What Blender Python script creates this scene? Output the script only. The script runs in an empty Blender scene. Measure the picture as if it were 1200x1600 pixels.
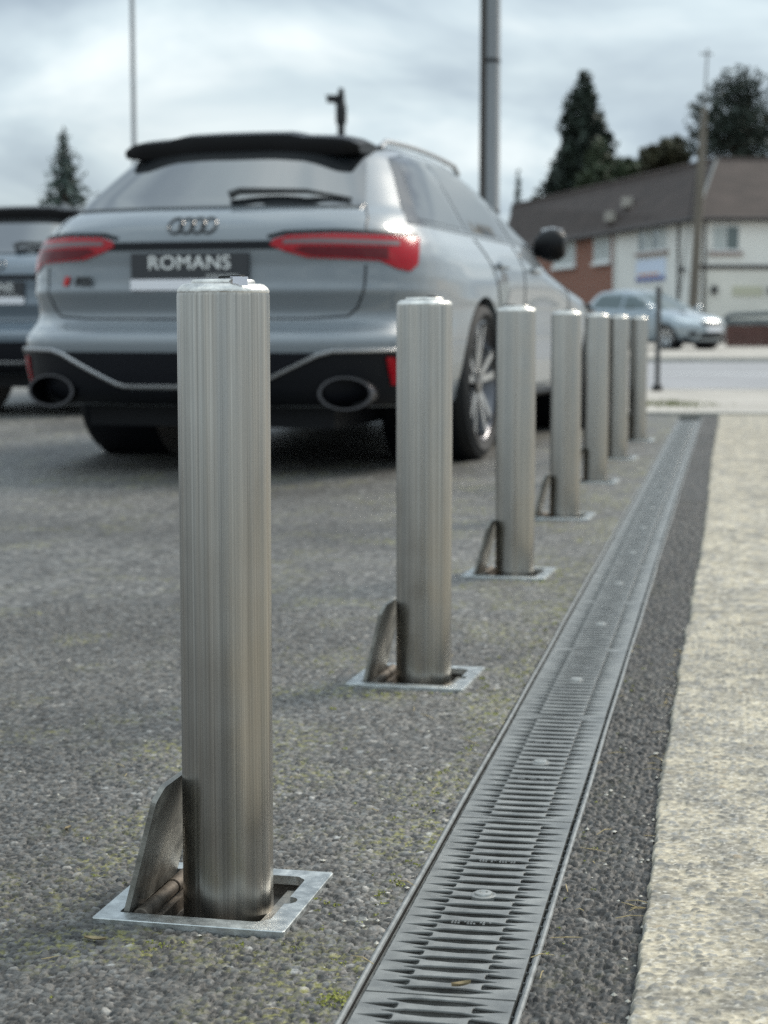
import bpy, bmesh, math, random
import numpy as np
from mathutils import Vector, Matrix
from mathutils.geometry import delaunay_2d_cdt

random.seed(7)
RNG = np.random.default_rng(11)
SC = bpy.context.scene
COL = SC.collection
R = math.radians

# ------------------------------------------------------------------ camera
FPX, PITCH, CAMH = 2850.0, R(5.85), 0.62
cam_d = bpy.data.cameras.new('camera')
cam = bpy.data.objects.new('camera', cam_d)
COL.objects.link(cam)
cam.location = (0, 0, CAMH)
cam.rotation_euler = (math.pi / 2 - PITCH, 0, 0)
cam_d.sensor_fit = 'HORIZONTAL'
cam_d.sensor_width = 36.0
cam_d.lens = FPX / 1200 * 36.0
cam_d.clip_start = 0.05
cam_d.clip_end = 3000
cam_d.dof.use_dof = True
cam_d.dof.focus_distance = 1.93
cam_d.dof.aperture_fstop = 10.2
SC.camera = cam

# ------------------------------------------------------------------ world, sun, exposure
SUN_EL, SUN_AZ = R(40), R(52)          # azimuth clockwise from +Y (into the picture)
wd = bpy.data.worlds.new('World')
SC.world = wd
wd.use_nodes = True
nt = wd.node_tree
nt.nodes.clear()


def N(nt, typ, **kw):
    n = nt.nodes.new(typ)
    for k, v in kw.items():
        setattr(n, k, v)
    return n


def ramp(nt, stops, interp='LINEAR'):
    n = nt.nodes.new('ShaderNodeValToRGB')
    n.color_ramp.interpolation = interp
    e = n.color_ramp.elements
    while len(e) < len(stops):
        e.new(0.5)
    for i, (p, c) in enumerate(stops):
        e[i].position = p
        e[i].color = (c, c, c, 1) if not hasattr(c, '__len__') else (*c[:3], 1)
    return n


def math_n(nt, op, a, b=None):
    n = N(nt, 'ShaderNodeMath', operation=op)
    for i, v in enumerate((a, b)):
        if v is None:
            continue
        if isinstance(v, (int, float)):
            n.inputs[i].default_value = v
        else:
            nt.links.new(v, n.inputs[i])
    return n.outputs[0]


def build_sky():
    L = nt.links
    tc = N(nt, 'ShaderNodeTexCoord')
    sep = N(nt, 'ShaderNodeSeparateXYZ')
    L.new(tc.outputs['Generated'], sep.inputs[0])
    zc = math_n(nt, 'MAXIMUM', sep.outputs['Z'], 0.0)
    zz = math_n(nt, 'ADD', zc, 0.28)
    px = math_n(nt, 'DIVIDE', sep.outputs['X'], zz)
    py = math_n(nt, 'DIVIDE', sep.outputs['Y'], zz)
    cmb = N(nt, 'ShaderNodeCombineXYZ')
    L.new(px, cmb.inputs[0])
    L.new(py, cmb.inputs[1])
    cmb.inputs[2].default_value = 3.7
    n1 = N(nt, 'ShaderNodeTexNoise')
    n1.inputs['Scale'].default_value = 2.1
    n1.inputs['Detail'].default_value = 5
    n1.inputs['Roughness'].default_value = 0.52
    n1.inputs['Distortion'].default_value = 0.35
    L.new(cmb.outputs[0], n1.inputs['Vector'])
    n2 = N(nt, 'ShaderNodeTexNoise')
    n2.inputs['Scale'].default_value = 0.55
    n2.inputs['Detail'].default_value = 4
    L.new(cmb.outputs[0], n2.inputs['Vector'])
    sky = N(nt, 'ShaderNodeTexSky', sky_type='NISHITA', sun_disc=False)
    sky.sun_elevation = SUN_EL
    sky.sun_rotation = SUN_AZ
    sky.air_density = 1.0
    sky.dust_density = 2.0
    skym = N(nt, 'ShaderNodeMixRGB', blend_type='MULTIPLY')
    skym.inputs[0].default_value = 1
    skym.inputs[2].default_value = (0.075, 0.075, 0.075, 1)
    L.new(sky.outputs[0], skym.inputs[1])
    # cloud tone: dark undersides to bright thin parts
    tone = ramp(nt, [(0.36, (0.29, 0.355, 0.415)), (0.46, (0.38, 0.455, 0.51)), (0.56, (0.50, 0.585, 0.625)), (0.69, (0.70, 0.76, 0.77))])
    L.new(n1.outputs[0], tone.inputs[0])
    cover = ramp(nt, [(0.34, 0.55), (0.52, 1.0)])
    L.new(n2.outputs[0], cover.inputs[0])
    # an overcast sky is brighter overhead than near the horizon
    zen = math_n(nt, 'ADD', math_n(nt, 'MULTIPLY', zc, 1.15), 0.97)
    cl = N(nt, 'ShaderNodeVectorMath', operation='SCALE')
    L.new(tone.outputs[0], cl.inputs[0])
    L.new(zen, cl.inputs['Scale'])
    mix = N(nt, 'ShaderNodeMixRGB')
    L.new(cover.outputs[0], mix.inputs[0])
    L.new(skym.outputs[0], mix.inputs[1])
    L.new(cl.outputs[0], mix.inputs[2])
    bg = N(nt, 'ShaderNodeBackground')
    bg.inputs[1].default_value = 1.0
    L.new(mix.outputs[0], bg.inputs[0])
    out = N(nt, 'ShaderNodeOutputWorld')
    L.new(bg.outputs[0], out.inputs[0])


build_sky()
sun_d = bpy.data.lights.new('sun', 'SUN')
sun_d.energy = 2.4
sun_d.angle = R(22)
sun_d.color = (1.0, 0.93, 0.82)
sun = bpy.data.objects.new('sun', sun_d)
COL.objects.link(sun)
_sd = Vector((math.sin(SUN_AZ) * math.cos(SUN_EL), math.cos(SUN_AZ) * math.cos(SUN_EL), math.sin(SUN_EL)))
sun.rotation_euler = (-_sd).to_track_quat('-Z', 'Y').to_euler()
sun.location = _sd * 30

SC.view_settings.view_transform = 'Standard'
SC.view_settings.look = 'None'
SC.view_settings.exposure = 0.36
SC.view_settings.gamma = 1.0
SC.view_settings.use_curve_mapping = False
SC.cycles.use_denoising = False
SC.cycles.max_bounces = 8

# ------------------------------------------------------------------ materials
MATS = {}


def mat(name, color=(0.5, 0.5, 0.5), rough=0.5, metal=0.0, coat=0.0, coat_rough=0.03, vary=0.0, vscale=8.0,
        bump=0.0, bscale=60.0, rvary=0.0, stretch=(1, 1, 1), ior=1.5, spec=0.5, trans=0.0, coords='Object', detail=5):
    m = bpy.data.materials.new(name)
    MATS[name] = m
    m.use_nodes = True
    t = m.node_tree
    p = t.nodes['Principled BSDF']
    p.inputs['Base Color'].default_value = (*color, 1)
    p.inputs['Roughness'].default_value = rough
    p.inputs['Metallic'].default_value = metal
    p.inputs['IOR'].default_value = ior
    p.inputs['Specular IOR Level'].default_value = spec
    p.inputs['Coat Weight'].default_value = coat
    p.inputs['Coat Roughness'].default_value = coat_rough
    p.inputs['Transmission Weight'].default_value = trans
    if vary or bump or rvary:
        tc = N(t, 'ShaderNodeTexCoord')
        mp = N(t, 'ShaderNodeMapping')
        mp.inputs['Scale'].default_value = stretch
        t.links.new(tc.outputs[coords], mp.inputs[0])
        nz = N(t, 'ShaderNodeTexNoise')
        nz.inputs['Scale'].default_value = vscale
        nz.inputs['Detail'].default_value = detail
        nz.inputs['Roughness'].default_value = 0.6
        t.links.new(mp.outputs[0], nz.inputs['Vector'])
        if vary:
            rp = ramp(t, [(0.3, tuple(c * (1 - vary) for c in color)), (0.7, tuple(min(1, c * (1 + vary)) for c in color))])
            t.links.new(nz.outputs[0], rp.inputs[0])
            t.links.new(rp.outputs[0], p.inputs['Base Color'])
        if rvary:
            rr = ramp(t, [(0.3, max(0, rough - rvary)), (0.7, min(1, rough + rvary))])
            t.links.new(nz.outputs[0], rr.inputs[0])
            t.links.new(rr.outputs[0], p.inputs['Roughness'])
        if bump:
            nb = N(t, 'ShaderNodeTexNoise')
            nb.inputs['Scale'].default_value = bscale
            nb.inputs['Detail'].default_value = 6
            t.links.new(mp.outputs[0], nb.inputs['Vector'])
            b = N(t, 'ShaderNodeBump')
            b.inputs['Strength'].default_value = 1.0
            b.inputs['Distance'].default_value = bump
            t.links.new(nb.outputs[0], b.inputs['Height'])
            t.links.new(b.outputs[0], p.inputs['Normal'])
    return m


def attr_ground(name, rough, noise_amt, nscale, bump, bscale, patch=0.0, pscale=0.6, spec=0.4):
    """Ground colour from the stones' own colour attribute, varied by noise, with fine bump."""
    m = bpy.data.materials.new(name)
    MATS[name] = m
    m.use_nodes = True
    t = m.node_tree
    L = t.links
    p = t.nodes['Principled BSDF']
    p.inputs['Roughness'].default_value = rough
    p.inputs['Specular IOR Level'].default_value = spec
    at = N(t, 'ShaderNodeAttribute', attribute_name='Col')
    tc = N(t, 'ShaderNodeTexCoord')
    nz = N(t, 'ShaderNodeTexNoise')
    nz.inputs['Scale'].default_value = nscale
    nz.inputs['Detail'].default_value = 6
    nz.inputs['Roughness'].default_value = 0.7
    L.new(tc.outputs['Object'], nz.inputs['Vector'])
    rp = ramp(t, [(0.25, 1 - noise_amt), (0.75, 1 + noise_amt)])
    L.new(nz.outputs[0], rp.inputs[0])
    mx = N(t, 'ShaderNodeMixRGB', blend_type='MULTIPLY')
    mx.inputs[0].default_value = 1
    L.new(at.outputs['Color'], mx.inputs[1])
    L.new(rp.outputs[0], mx.inputs[2])
    n2 = N(t, 'ShaderNodeTexNoise')
    n2.inputs['Scale'].default_value = pscale
    n2.inputs['Detail'].default_value = 4
    L.new(tc.outputs['Object'], n2.inputs['Vector'])
    r2 = ramp(t, [(0.3, 1 - patch), (0.7, 1 + patch)])
    L.new(n2.outputs[0], r2.inputs[0])
    m2 = N(t, 'ShaderNodeMixRGB', blend_type='MULTIPLY')
    m2.inputs[0].default_value = 1
    L.new(mx.outputs[0], m2.inputs[1])
    L.new(r2.outputs[0], m2.inputs[2])
    L.new(m2.outputs[0], p.inputs['Base Color'])
    nb = N(t, 'ShaderNodeTexNoise')
    nb.inputs['Scale'].default_value = bscale
    nb.inputs['Detail'].default_value = 5
    L.new(tc.outputs['Object'], nb.inputs['Vector'])
    b = N(t, 'ShaderNodeBump')
    b.inputs['Strength'].default_value = 1.0
    b.inputs['Distance'].default_value = bump
    L.new(nb.outputs[0], b.inputs['Height'])
    L.new(b.outputs[0], p.inputs['Normal'])
    return m


def steel_post():
    """Drawn stainless tube: fine lines run along its length."""
    m = bpy.data.materials.new('brushed_stainless')
    MATS['post'] = m
    m.use_nodes = True
    t = m.node_tree
    L = t.links
    p = t.nodes['Principled BSDF']
    p.inputs['Metallic'].default_value = 1.0
    tc = N(t, 'ShaderNodeTexCoord')
    mp = N(t, 'ShaderNodeMapping')
    mp.inputs['Scale'].default_value = (1, 1, 0.004)
    L.new(tc.outputs['Object'], mp.inputs[0])
    f = N(t, 'ShaderNodeTexNoise')
    f.inputs['Scale'].default_value = 330
    f.inputs['Detail'].default_value = 3
    f.inputs['Roughness'].default_value = 0.75
    L.new(mp.outputs[0], f.inputs['Vector'])
    g = N(t, 'ShaderNodeTexNoise')
    g.inputs['Scale'].default_value = 70
    g.inputs['Detail'].default_value = 3
    L.new(mp.outputs[0], g.inputs['Vector'])
    rp = ramp(t, [(0.30, (0.285, 0.275, 0.258)), (0.43, (0.385, 0.372, 0.35)), (0.54, (0.43, 0.415, 0.39)), (0.68, (0.55, 0.535, 0.505))])
    L.new(f.outputs[0], rp.inputs[0])
    r2 = ramp(t, [(0.32, (0.78, 0.785, 0.785)), (0.48, (0.98, 0.97, 0.95)), (0.66, (1.0, 0.955, 0.905))])
    L.new(g.outputs[0], r2.inputs[0])
    mx = N(t, 'ShaderNodeMixRGB', blend_type='MULTIPLY')
    mx.inputs[0].default_value = 1.0
    L.new(rp.outputs[0], mx.inputs[1])
    L.new(r2.outputs[0], mx.inputs[2])
    # faint blotches and finger marks
    w = N(t, 'ShaderNodeTexNoise')
    w.inputs['Scale'].default_value = 16
    w.inputs['Detail'].default_value = 1.5
    L.new(tc.outputs['Object'], w.inputs['Vector'])
    rr = ramp(t, [(0.3, 0.22), (0.7, 0.36)])
    L.new(w.outputs[0], rr.inputs[0])
    L.new(rr.outputs[0], p.inputs['Roughness'])
    L.new(mx.outputs[0], p.inputs['Base Color'])
    b = N(t, 'ShaderNodeBump')
    b.inputs['Strength'].default_value = 1.0
    b.inputs['Distance'].default_value = 0.00022
    L.new(f.outputs[0], b.inputs['Height'])
    b2 = N(t, 'ShaderNodeBump')
    b2.inputs['Strength'].default_value = 1.0
    b2.inputs['Distance'].default_value = 0.0014
    L.new(g.outputs[0], b2.inputs['Height'])
    L.new(b.outputs[0], b2.inputs['Normal'])
    L.new(b2.outputs[0], p.inputs['Normal'])
    return m


steel_post()
mat('cap_steel', (0.66, 0.64, 0.60), 0.36, 1.0, vary=0.25, vscale=60, bump=0.0006, bscale=260, rvary=0.1)
mat('galvanised', (0.49, 0.51, 0.505), 0.42, 0.85, vary=0.3, vscale=55, bump=0.0003, bscale=300, rvary=0.12)
mat('lid_steel', (0.27, 0.26, 0.235), 0.5, 0.8, vary=0.5, vscale=30, bump=0.0006, bscale=220, rvary=0.15)
mat('rusty_steel', (0.13, 0.11, 0.09), 0.65, 0.6, vary=0.5, vscale=60, bump=0.0008, bscale=300)
mat('recess_dirt', (0.15, 0.142, 0.13), 0.8, 0.3, vary=0.4, vscale=70, bump=0.001, bscale=200)
mat('rubber', (0.012, 0.012, 0.012), 0.6, vary=0.2, vscale=40)
mat('tag_film', (0.72, 0.72, 0.78), 0.3)
mat('drain_plastic', (0.180, 0.182, 0.174), 0.33, vary=0.36, vscale=26, bump=0.00025, bscale=500, rvary=0.08, spec=0.6)
mat('drain_rail', (0.23, 0.235, 0.23), 0.38, 0.3, vary=0.35, vscale=40, bump=0.0006, bscale=120)
mat('drain_dark', (0.02, 0.02, 0.02), 0.9)
mat('screw_zinc', (0.42, 0.42, 0.40), 0.45, 0.9, vary=0.15, vscale=200)
attr_ground('asphalt', 0.55, 0.55, 130, 0.0024, 140, patch=0.22, pscale=0.8)
attr_ground('concrete', 0.85, 0.25, 300, 0.0011, 260, patch=0.10, pscale=2.0, spec=0.3)
mat('ground_earth', (0.16, 0.15, 0.13), 0.95, vary=0.3, vscale=0.6)
mat('footway_tarmac', (0.36, 0.335, 0.30), 0.9, vary=0.22, vscale=1.5, bump=0.003, bscale=60)
mat('road_tarmac', (0.25, 0.25, 0.26), 0.8, vary=0.15, vscale=0.7, bump=0.003, bscale=50)
mat('kerb_stone', (0.42, 0.40, 0.36), 0.9, vary=0.15, vscale=3, bump=0.002, bscale=60)
mat('paint_white', (0.75, 0.75, 0.73), 0.6, vary=0.1, vscale=4)
mat('moss', (0.26, 0.27, 0.06), 0.95, vary=0.45, vscale=90)
mat('straw', (0.42, 0.33, 0.17), 0.9, vary=0.3, vscale=200)
mat('pale_stone', (0.50, 0.47, 0.41), 0.8, vary=0.25, vscale=150)
mat('leaf_litter', (0.30, 0.24, 0.14), 0.9, vary=0.35, vscale=150)
# vehicles
mat('paint_nardo', (0.185, 0.208, 0.228), 0.30, 0.0, coat=1.0, coat_rough=0.04, spec=0.5)
mat('paint_pale_blue', (0.13, 0.165, 0.20), 0.30, 0.0, coat=1.0, coat_rough=0.04)
mat('paint_silver_blue', (0.30, 0.35, 0.385), 0.28, 0.35, coat=1.0, coat_rough=0.04)
mat('gloss_black', (0.006, 0.006, 0.007), 0.16, coat=0.5)
mat('spoiler_black', (0.004, 0.004, 0.005), 0.38, spec=0.22)
mat('satin_black', (0.006, 0.007, 0.010), 0.45, spec=0.25)
mat('mesh_black', (0.005, 0.006, 0.010), 0.55, spec=0.25, bump=0.004, bscale=110)
mat('tint_glass', (0.012, 0.014, 0.016), 0.03, ior=3.0)
mat('clear_glass', (0.05, 0.08, 0.08), 0.03, ior=2.0)
mat('trim_silver', (0.40, 0.40, 0.405), 0.35, 0.9)
mat('chrome_dark', (0.13, 0.13, 0.14), 0.25, 1.0)
mat('lamp_red', (0.36, 0.004, 0.012), 0.16, spec=0.35)
mat('lamp_red_dark', (0.11, 0.002, 0.007), 0.2, spec=0.3)
mat('lamp_smoke', (0.16, 0.12, 0.125), 0.25)
mat('lamp_clear', (0.62, 0.66, 0.68), 0.08, 0.3, coat=1.0)
mat('tyre', (0.012, 0.012, 0.013), 0.75, bump=0.002, bscale=60)
mat('rim_silver', (0.62, 0.63, 0.64), 0.28, 0.9)
mat('plate_grey', (0.035, 0.037, 0.042), 0.45)
mat('plate_white', (0.84, 0.83, 0.86), 0.45)
mat('letter_white', (0.78, 0.78, 0.76), 0.5)
mat('badge_red', (0.55, 0.02, 0.02), 0.3)
# buildings and plants
mat('render_white', (0.74, 0.73, 0.69), 0.9, vary=0.08, vscale=0.5, bump=0.004, bscale=20)
mat('render_cream', (0.68, 0.66, 0.60), 0.9, vary=0.08, vscale=0.6, bump=0.004, bscale=20)
mat('roof_tile', (0.050, 0.036, 0.031), 0.85, vary=0.3, vscale=1.2)
mat('fascia_dark', (0.03, 0.025, 0.024), 0.6)
mat('window_white', (0.70, 0.71, 0.70), 0.5)
mat('house_glass', (0.10, 0.13, 0.13), 0.05, spec=0.8)
mat('curtain_pale', (0.42, 0.45, 0.44), 0.8)
mat('sill_brown', (0.30, 0.24, 0.22), 0.8)
mat('sign_blue', (0.10, 0.13, 0.33), 0.5)
mat('sign_pale', (0.60, 0.68, 0.82), 0.5)
mat('sign_orange', (0.60, 0.26, 0.08), 0.5)
mat('sign_olive', (0.48, 0.47, 0.36), 0.6)
mat('post_grey', (0.10, 0.102, 0.105), 0.55, 0.3)
mat('dark_iron', (0.02, 0.02, 0.022), 0.5, 0.4)
mat('galv_pole', (0.20, 0.205, 0.21), 0.45, 0.6, vary=0.15, vscale=3, stretch=(1, 1, 0.15))
mat('pole_grey', (0.24, 0.25, 0.26), 0.6, vary=0.15, vscale=4)
mat('timber_pole', (0.13, 0.115, 0.095), 0.85, vary=0.3, vscale=6, stretch=(1, 1, 0.1))
mat('tube_brown', (0.045, 0.036, 0.030), 0.6)
mat('fence_brown', (0.095, 0.046, 0.038), 0.85, vary=0.25, vscale=5)
mat('fence_cap', (0.10, 0.115, 0.12), 0.7, vary=0.2, vscale=3)
mat('leaf_dark', (0.018, 0.030, 0.020), 0.7, vary=0.5, vscale=0.8, coords='Object')
mat('leaf_green', (0.040, 0.058, 0.026), 0.7, vary=0.5, vscale=0.9)
mat('leaf_olive', (0.060, 0.060, 0.032), 0.75, vary=0.4, vscale=0.9)
mat('leaf_blue', (0.050, 0.075, 0.068), 0.75, vary=0.45, vscale=1.0)
mat('bark', (0.06, 0.045, 0.035), 0.9, vary=0.3, vscale=8, bump=0.01, bscale=20)
mat('grass', (0.15, 0.16, 0.06), 0.95, vary=0.3, vscale=30)


def brick_mat():
    m = bpy.data.materials.new('red_brick')
    MATS['red_brick'] = m
    m.use_nodes = True
    t = m.node_tree
    p = t.nodes['Principled BSDF']
    p.inputs['Roughness'].default_value = 0.9
    tc = N(t, 'ShaderNodeTexCoord')
    mp = N(t, 'ShaderNodeMapping')
    mp.inputs['Rotation'].default_value = (R(90), 0, 0)
    t.links.new(tc.outputs['Object'], mp.inputs[0])
    b = N(t, 'ShaderNodeTexBrick')
    b.inputs['Color1'].default_value = (0.27, 0.105, 0.065, 1)
    b.inputs['Color2'].default_value = (0.21, 0.085, 0.055, 1)
    b.inputs['Mortar'].default_value = (0.32, 0.28, 0.24, 1)
    b.inputs['Scale'].default_value = 4.4
    b.inputs['Mortar Size'].default_value = 0.012
    t.links.new(mp.outputs[0], b.inputs['Vector'])
    t.links.new(b.outputs['Color'], p.inputs['Base Color'])


brick_mat()


# ------------------------------------------------------------------ mesh helpers
class MB:
    """Collects verts and faces for one mesh."""

    def __init__(self):
        self.v, self.f = [], []

    def add(self, vs, fs):
        o = len(self.v)
        self.v += [tuple(a) for a in vs]
        self.f += [tuple(i + o for i in f) for f in fs]
        return self

    def box(self, x0, x1, y0, y1, z0, z1, M=None):
        vs = [Vector((x, y, z)) for z in (z0, z1) for x, y in ((x0, y0), (x1, y0), (x1, y1), (x0, y1))]
        if M:
            vs = [M @ v for v in vs]
        return self.add(vs, [(0, 3, 2, 1), (4, 5, 6, 7), (0, 1, 5, 4), (1, 2, 6, 5), (2, 3, 7, 6), (3, 0, 4, 7)])

    def lathe(self, prof, n=32, M=None, sx=1.0, sy=1.0, cap0=False, cap1=False, arc=1.0):
        vs, fs = [], []
        for r, z in prof:
            for i in range(n):
                a = 2 * math.pi * arc * i / n
                v = Vector((r * math.cos(a) * sx, r * math.sin(a) * sy, z))
                vs.append(M @ v if M else v)
        for k in range(len(prof) - 1):
            for i in range(n):
                j = (i + 1) % n
                fs.append((k * n + i, k * n + j, (k + 1) * n + j, (k + 1) * n + i))
        if cap0:
            fs.append(tuple(reversed(range(n))))
        if cap1:
            fs.append(tuple((len(prof) - 1) * n + i for i in range(n)))
        return self.add(vs, fs)

    def tube(self, pts, rad, n=8, cap=True):
        pts = [Vector(p) for p in pts]
        rads = rad if hasattr(rad, '__len__') else [rad] * len(pts)
        vs, fs = [], []
        up = None
        for i, p in enumerate(pts):
            d = (pts[min(i + 1, len(pts) - 1)] - pts[max(i - 1, 0)]).normalized()
            if up is None:
                up = d.orthogonal().normalized()
            up = (up - d * up.dot(d)).normalized()
            w = d.cross(up)
            for k in range(n):
                a = 2 * math.pi * k / n
                vs.append(p + (up * math.cos(a) + w * math.sin(a)) * rads[i])
        for i in range(len(pts) - 1):
            for k in range(n):
                j = (k + 1) % n
                fs.append((i * n + k, i * n + j, (i + 1) * n + j, (i + 1) * n + k))
        if cap:
            fs.append(tuple(reversed(range(n))))
            fs.append(tuple((len(pts) - 1) * n + k for k in range(n)))
        return self.add(vs, fs)

    def build(self, name, m, parent=None, smooth=False, angle=40):
        me = bpy.data.meshes.new(name)
        me.from_pydata(self.v, [], self.f)
        me.update()
        return link(name, me, m, parent, smooth, angle)


def link(name, me, m, parent=None, smooth=False, angle=40):
    if m is not None and not me.materials:
        me.materials.append(MATS[m])
    if smooth:
        me.shade_smooth()
        try:
            me.set_sharp_from_angle(angle=R(angle))
        except Exception:
            pass
    o = bpy.data.objects.new(name, me)
    COL.objects.link(o)
    if parent:
        o.parent = parent
    return o


def tag(o, label=None, cat=None, group=None, kind=None):
    if label:
        o['label'] = label
    if cat:
        o['category'] = cat
    if group:
        o['group'] = group
    if kind:
        o['kind'] = kind
    return o


def empty(name, loc=(0, 0, 0), rz=0.0):
    o = bpy.data.objects.new(name, None)
    o.empty_display_size = 0.1
    COL.objects.link(o)
    o.location = loc
    o.rotation_euler = (0, 0, rz)
    return o


def copy_tree(o, parent=None):
    c = o.copy()
    COL.objects.link(c)
    c.parent = parent
    if parent is not None:
        c.matrix_parent_inverse = o.matrix_parent_inverse.copy()
    for ch in list(o.children):
        copy_tree(ch, c)
    return c


def inside(poly, x, y):
    c = False
    n = len(poly)
    for i in range(n):
        x0, y0 = poly[i]
        x1, y1 = poly[(i + 1) % n]
        if (y0 > y) != (y1 > y) and x < (x1 - x0) * (y - y0) / (y1 - y0) + x0:
            c = not c
    return c


def plate(outer, holes, z0, z1, cham=0.0, hole_cham=0.0, under=0.0):
    """Flat plate (top z1, bottom z0) with holes; hole rims may be chamfered."""
    rings = [list(outer)] + [list(h) for h in holes]

    def scaled(h, d):
        cx = sum(p[0] for p in h) / len(h)
        cy = sum(p[1] for p in h) / len(h)
        out = []
        for x, y in h:
            l = math.hypot(x - cx, y - cy) or 1
            out.append((x + (x - cx) / l * d, y + (y - cy) / l * d))
        return out
    top = [scaled(rings[0], -cham) if cham else rings[0]] + [scaled(h, hole_cham) if hole_cham else h for h in rings[1:]]
    pts, edges = [], []
    for r in top:
        o = len(pts)
        pts += r
        edges += [(o + i, o + (i + 1) % len(r)) for i in range(len(r))]
    V2, E2, F2, *_ = delaunay_2d_cdt([Vector(p) for p in pts], edges, [], 0, 1e-6)
    mb = MB()
    keep = []
    for f in F2:
        cx = sum(V2[i][0] for i in f) / len(f)
        cy = sum(V2[i][1] for i in f) / len(f)
        if inside(top[0], cx, cy) and not any(inside(h, cx, cy) for h in top[1:]):
            keep.append(tuple(f))
    mb.add([(v[0], v[1], z1) for v in V2], keep)
    if not under:
        mb.add([(v[0], v[1], z0) for v in V2], [tuple(reversed(f)) for f in keep])
    for k, (rt, r) in enumerate(zip(top, rings)):
        n = len(r)
        d = cham if k == 0 else hole_cham
        zs = [(rt, z1)] + ([(r, z1 - d)] if d else []) + [(rt if not d else r, z0)]
        if k and under:
            zs[-1] = (r, z1 - 0.0020)
            zs.append((scaled(r, under), z1 - 0.0042))
            zs.append((scaled(r, under), z0))
        vs = [(x, y, z) for ring, z in zs for x, y in ring]
        fs = []
        for a in range(len(zs) - 1):
            for i in range(n):
                j = (i + 1) % n
                q = (a * n + i, a * n + j, (a + 1) * n + j, (a + 1) * n + i)
                fs.append(q if k else tuple(reversed(q)))
        mb.add(vs, fs)
    return mb


def text_mesh(name, s, size, depth, m, parent, M, align='CENTER', shear=0.0, sx=1.0, space=1.0, bold=0.0):
    cu = bpy.data.curves.new('txt', 'FONT')
    cu.body = s
    cu.size = size
    cu.extrude = depth
    cu.align_x = align
    cu.shear = shear
    cu.offset = bold
    cu.space_character = space
    ob = bpy.data.objects.new('txt', cu)
    COL.objects.link(ob)
    dg = bpy.context.evaluated_depsgraph_get()
    me = bpy.data.meshes.new_from_object(ob.evaluated_get(dg))
    bpy.data.objects.remove(ob)
    bpy.data.curves.remove(cu)
    me.transform(M @ Matrix.Diagonal((sx, 1, 1, 1)))
    me.name = name
    me.materials.clear()
    return link(name, me, m, parent)


def ground_at(px, d):
    """x of the sight line at photo column px at ground distance d."""
    return (px - 600) / FPX * (d * math.cos(PITCH) + CAMH * math.sin(PITCH))


# ------------------------------------------------------------------ ground frame along the drain
DANG = R(10.7)
TV = Vector((math.sin(DANG), math.cos(DANG), 0))      # along the drain
SV = Vector((math.cos(DANG), -math.sin(DANG), 0))     # to its right
D0 = Vector((0.038, 1.57, 0))
MD = Matrix.Translation(D0) @ Matrix(((SV.x, TV.x, 0, 0), (SV.y, TV.y, 0, 0), (0, 0, 1, 0), (0, 0, 0, 1)))


def st(s, t, z=0.0):
    return MD @ Vector((s, t, z))


def to_st(x, y):
    v = Vector((x, y, 0)) - D0
    return v.dot(SV), v.dot(TV)


# bollards: seven in a row
B_ANG = -R(12.5)
B_POS = []
for bx, by in ((-0.1685, 1.925), (0.070, 3.17), (0.327, 4.53), (0.587, 5.90), (0.842, 7.25), (1.090, 8.53), (1.368, 9.85)):
    B_POS.append((bx, by))
FR = 0.104                                             # half size of the base frame


def in_frame(x, y, grow=-0.004):
    h = np.zeros(x.shape, bool)
    c, s = math.cos(B_ANG), math.sin(B_ANG)
    for bx, by in B_POS:
        lx = (x - bx) * c + (y - by) * s
        ly = -(x - bx) * s + (y - by) * c
        h |= (np.abs(lx + 0.013) < FR + grow) & (np.abs(ly) < FR + grow)
    return h


def hash2(ix, iy, k):
    n = (ix.astype(np.int64) * 374761393 + iy.astype(np.int64) * 668265263 + k * 974634777) & 0xFFFFFFFF
    n = ((n ^ (n >> 13)) * 1274126177) & 0xFFFFFFFF
    n = n ^ (n >> 16)
    return (n & 0xFFFF) / 65535.0


def vnoise(x, y, k=0):
    ix, iy = np.floor(x), np.floor(y)
    fx, fy = x - ix, y - iy
    fx = fx * fx * (3 - 2 * fx)
    fy = fy * fy * (3 - 2 * fy)
    a, b = hash2(ix, iy, k), hash2(ix + 1, iy, k)
    c, d = hash2(ix, iy + 1, k), hash2(ix + 1, iy + 1, k)
    return (a * (1 - fx) + b * fx) * (1 - fy) + (c * (1 - fx) + d * fx) * fy


def fbm(x, y, k=0, o=4):
    s, a, t = 0, 0.5, 0
    for i in range(o):
        s = s + a * vnoise(x * 2 ** i, y * 2 ** i, k + i)
        t += a
        a *= 0.5
    return s / t


def worley(x, y, k=0):
    """F1, F2 and the id hashes of the nearest jittered point."""
    ix, iy = np.floor(x), np.floor(y)
    f1 = np.full(x.shape, 9.0)
    f2 = np.full(x.shape, 9.0)
    gx, gy = np.zeros(x.shape), np.zeros(x.shape)
    for dx in (-1, 0, 1):
        for dy in (-1, 0, 1):
            cx, cy = ix + dx, iy + dy
            px = cx + 0.1 + 0.8 * hash2(cx, cy, k)
            py = cy + 0.1 + 0.8 * hash2(cx, cy, k + 1)
            d = np.hypot(px - x, py - y)
            m = d < f1
            f2 = np.where(m, f1, np.minimum(f2, d))
            gx = np.where(m, cx, gx)
            gy = np.where(m, cy, gy)
            f1 = np.where(m, d, f1)
    return f1, f2, gx, gy


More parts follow.
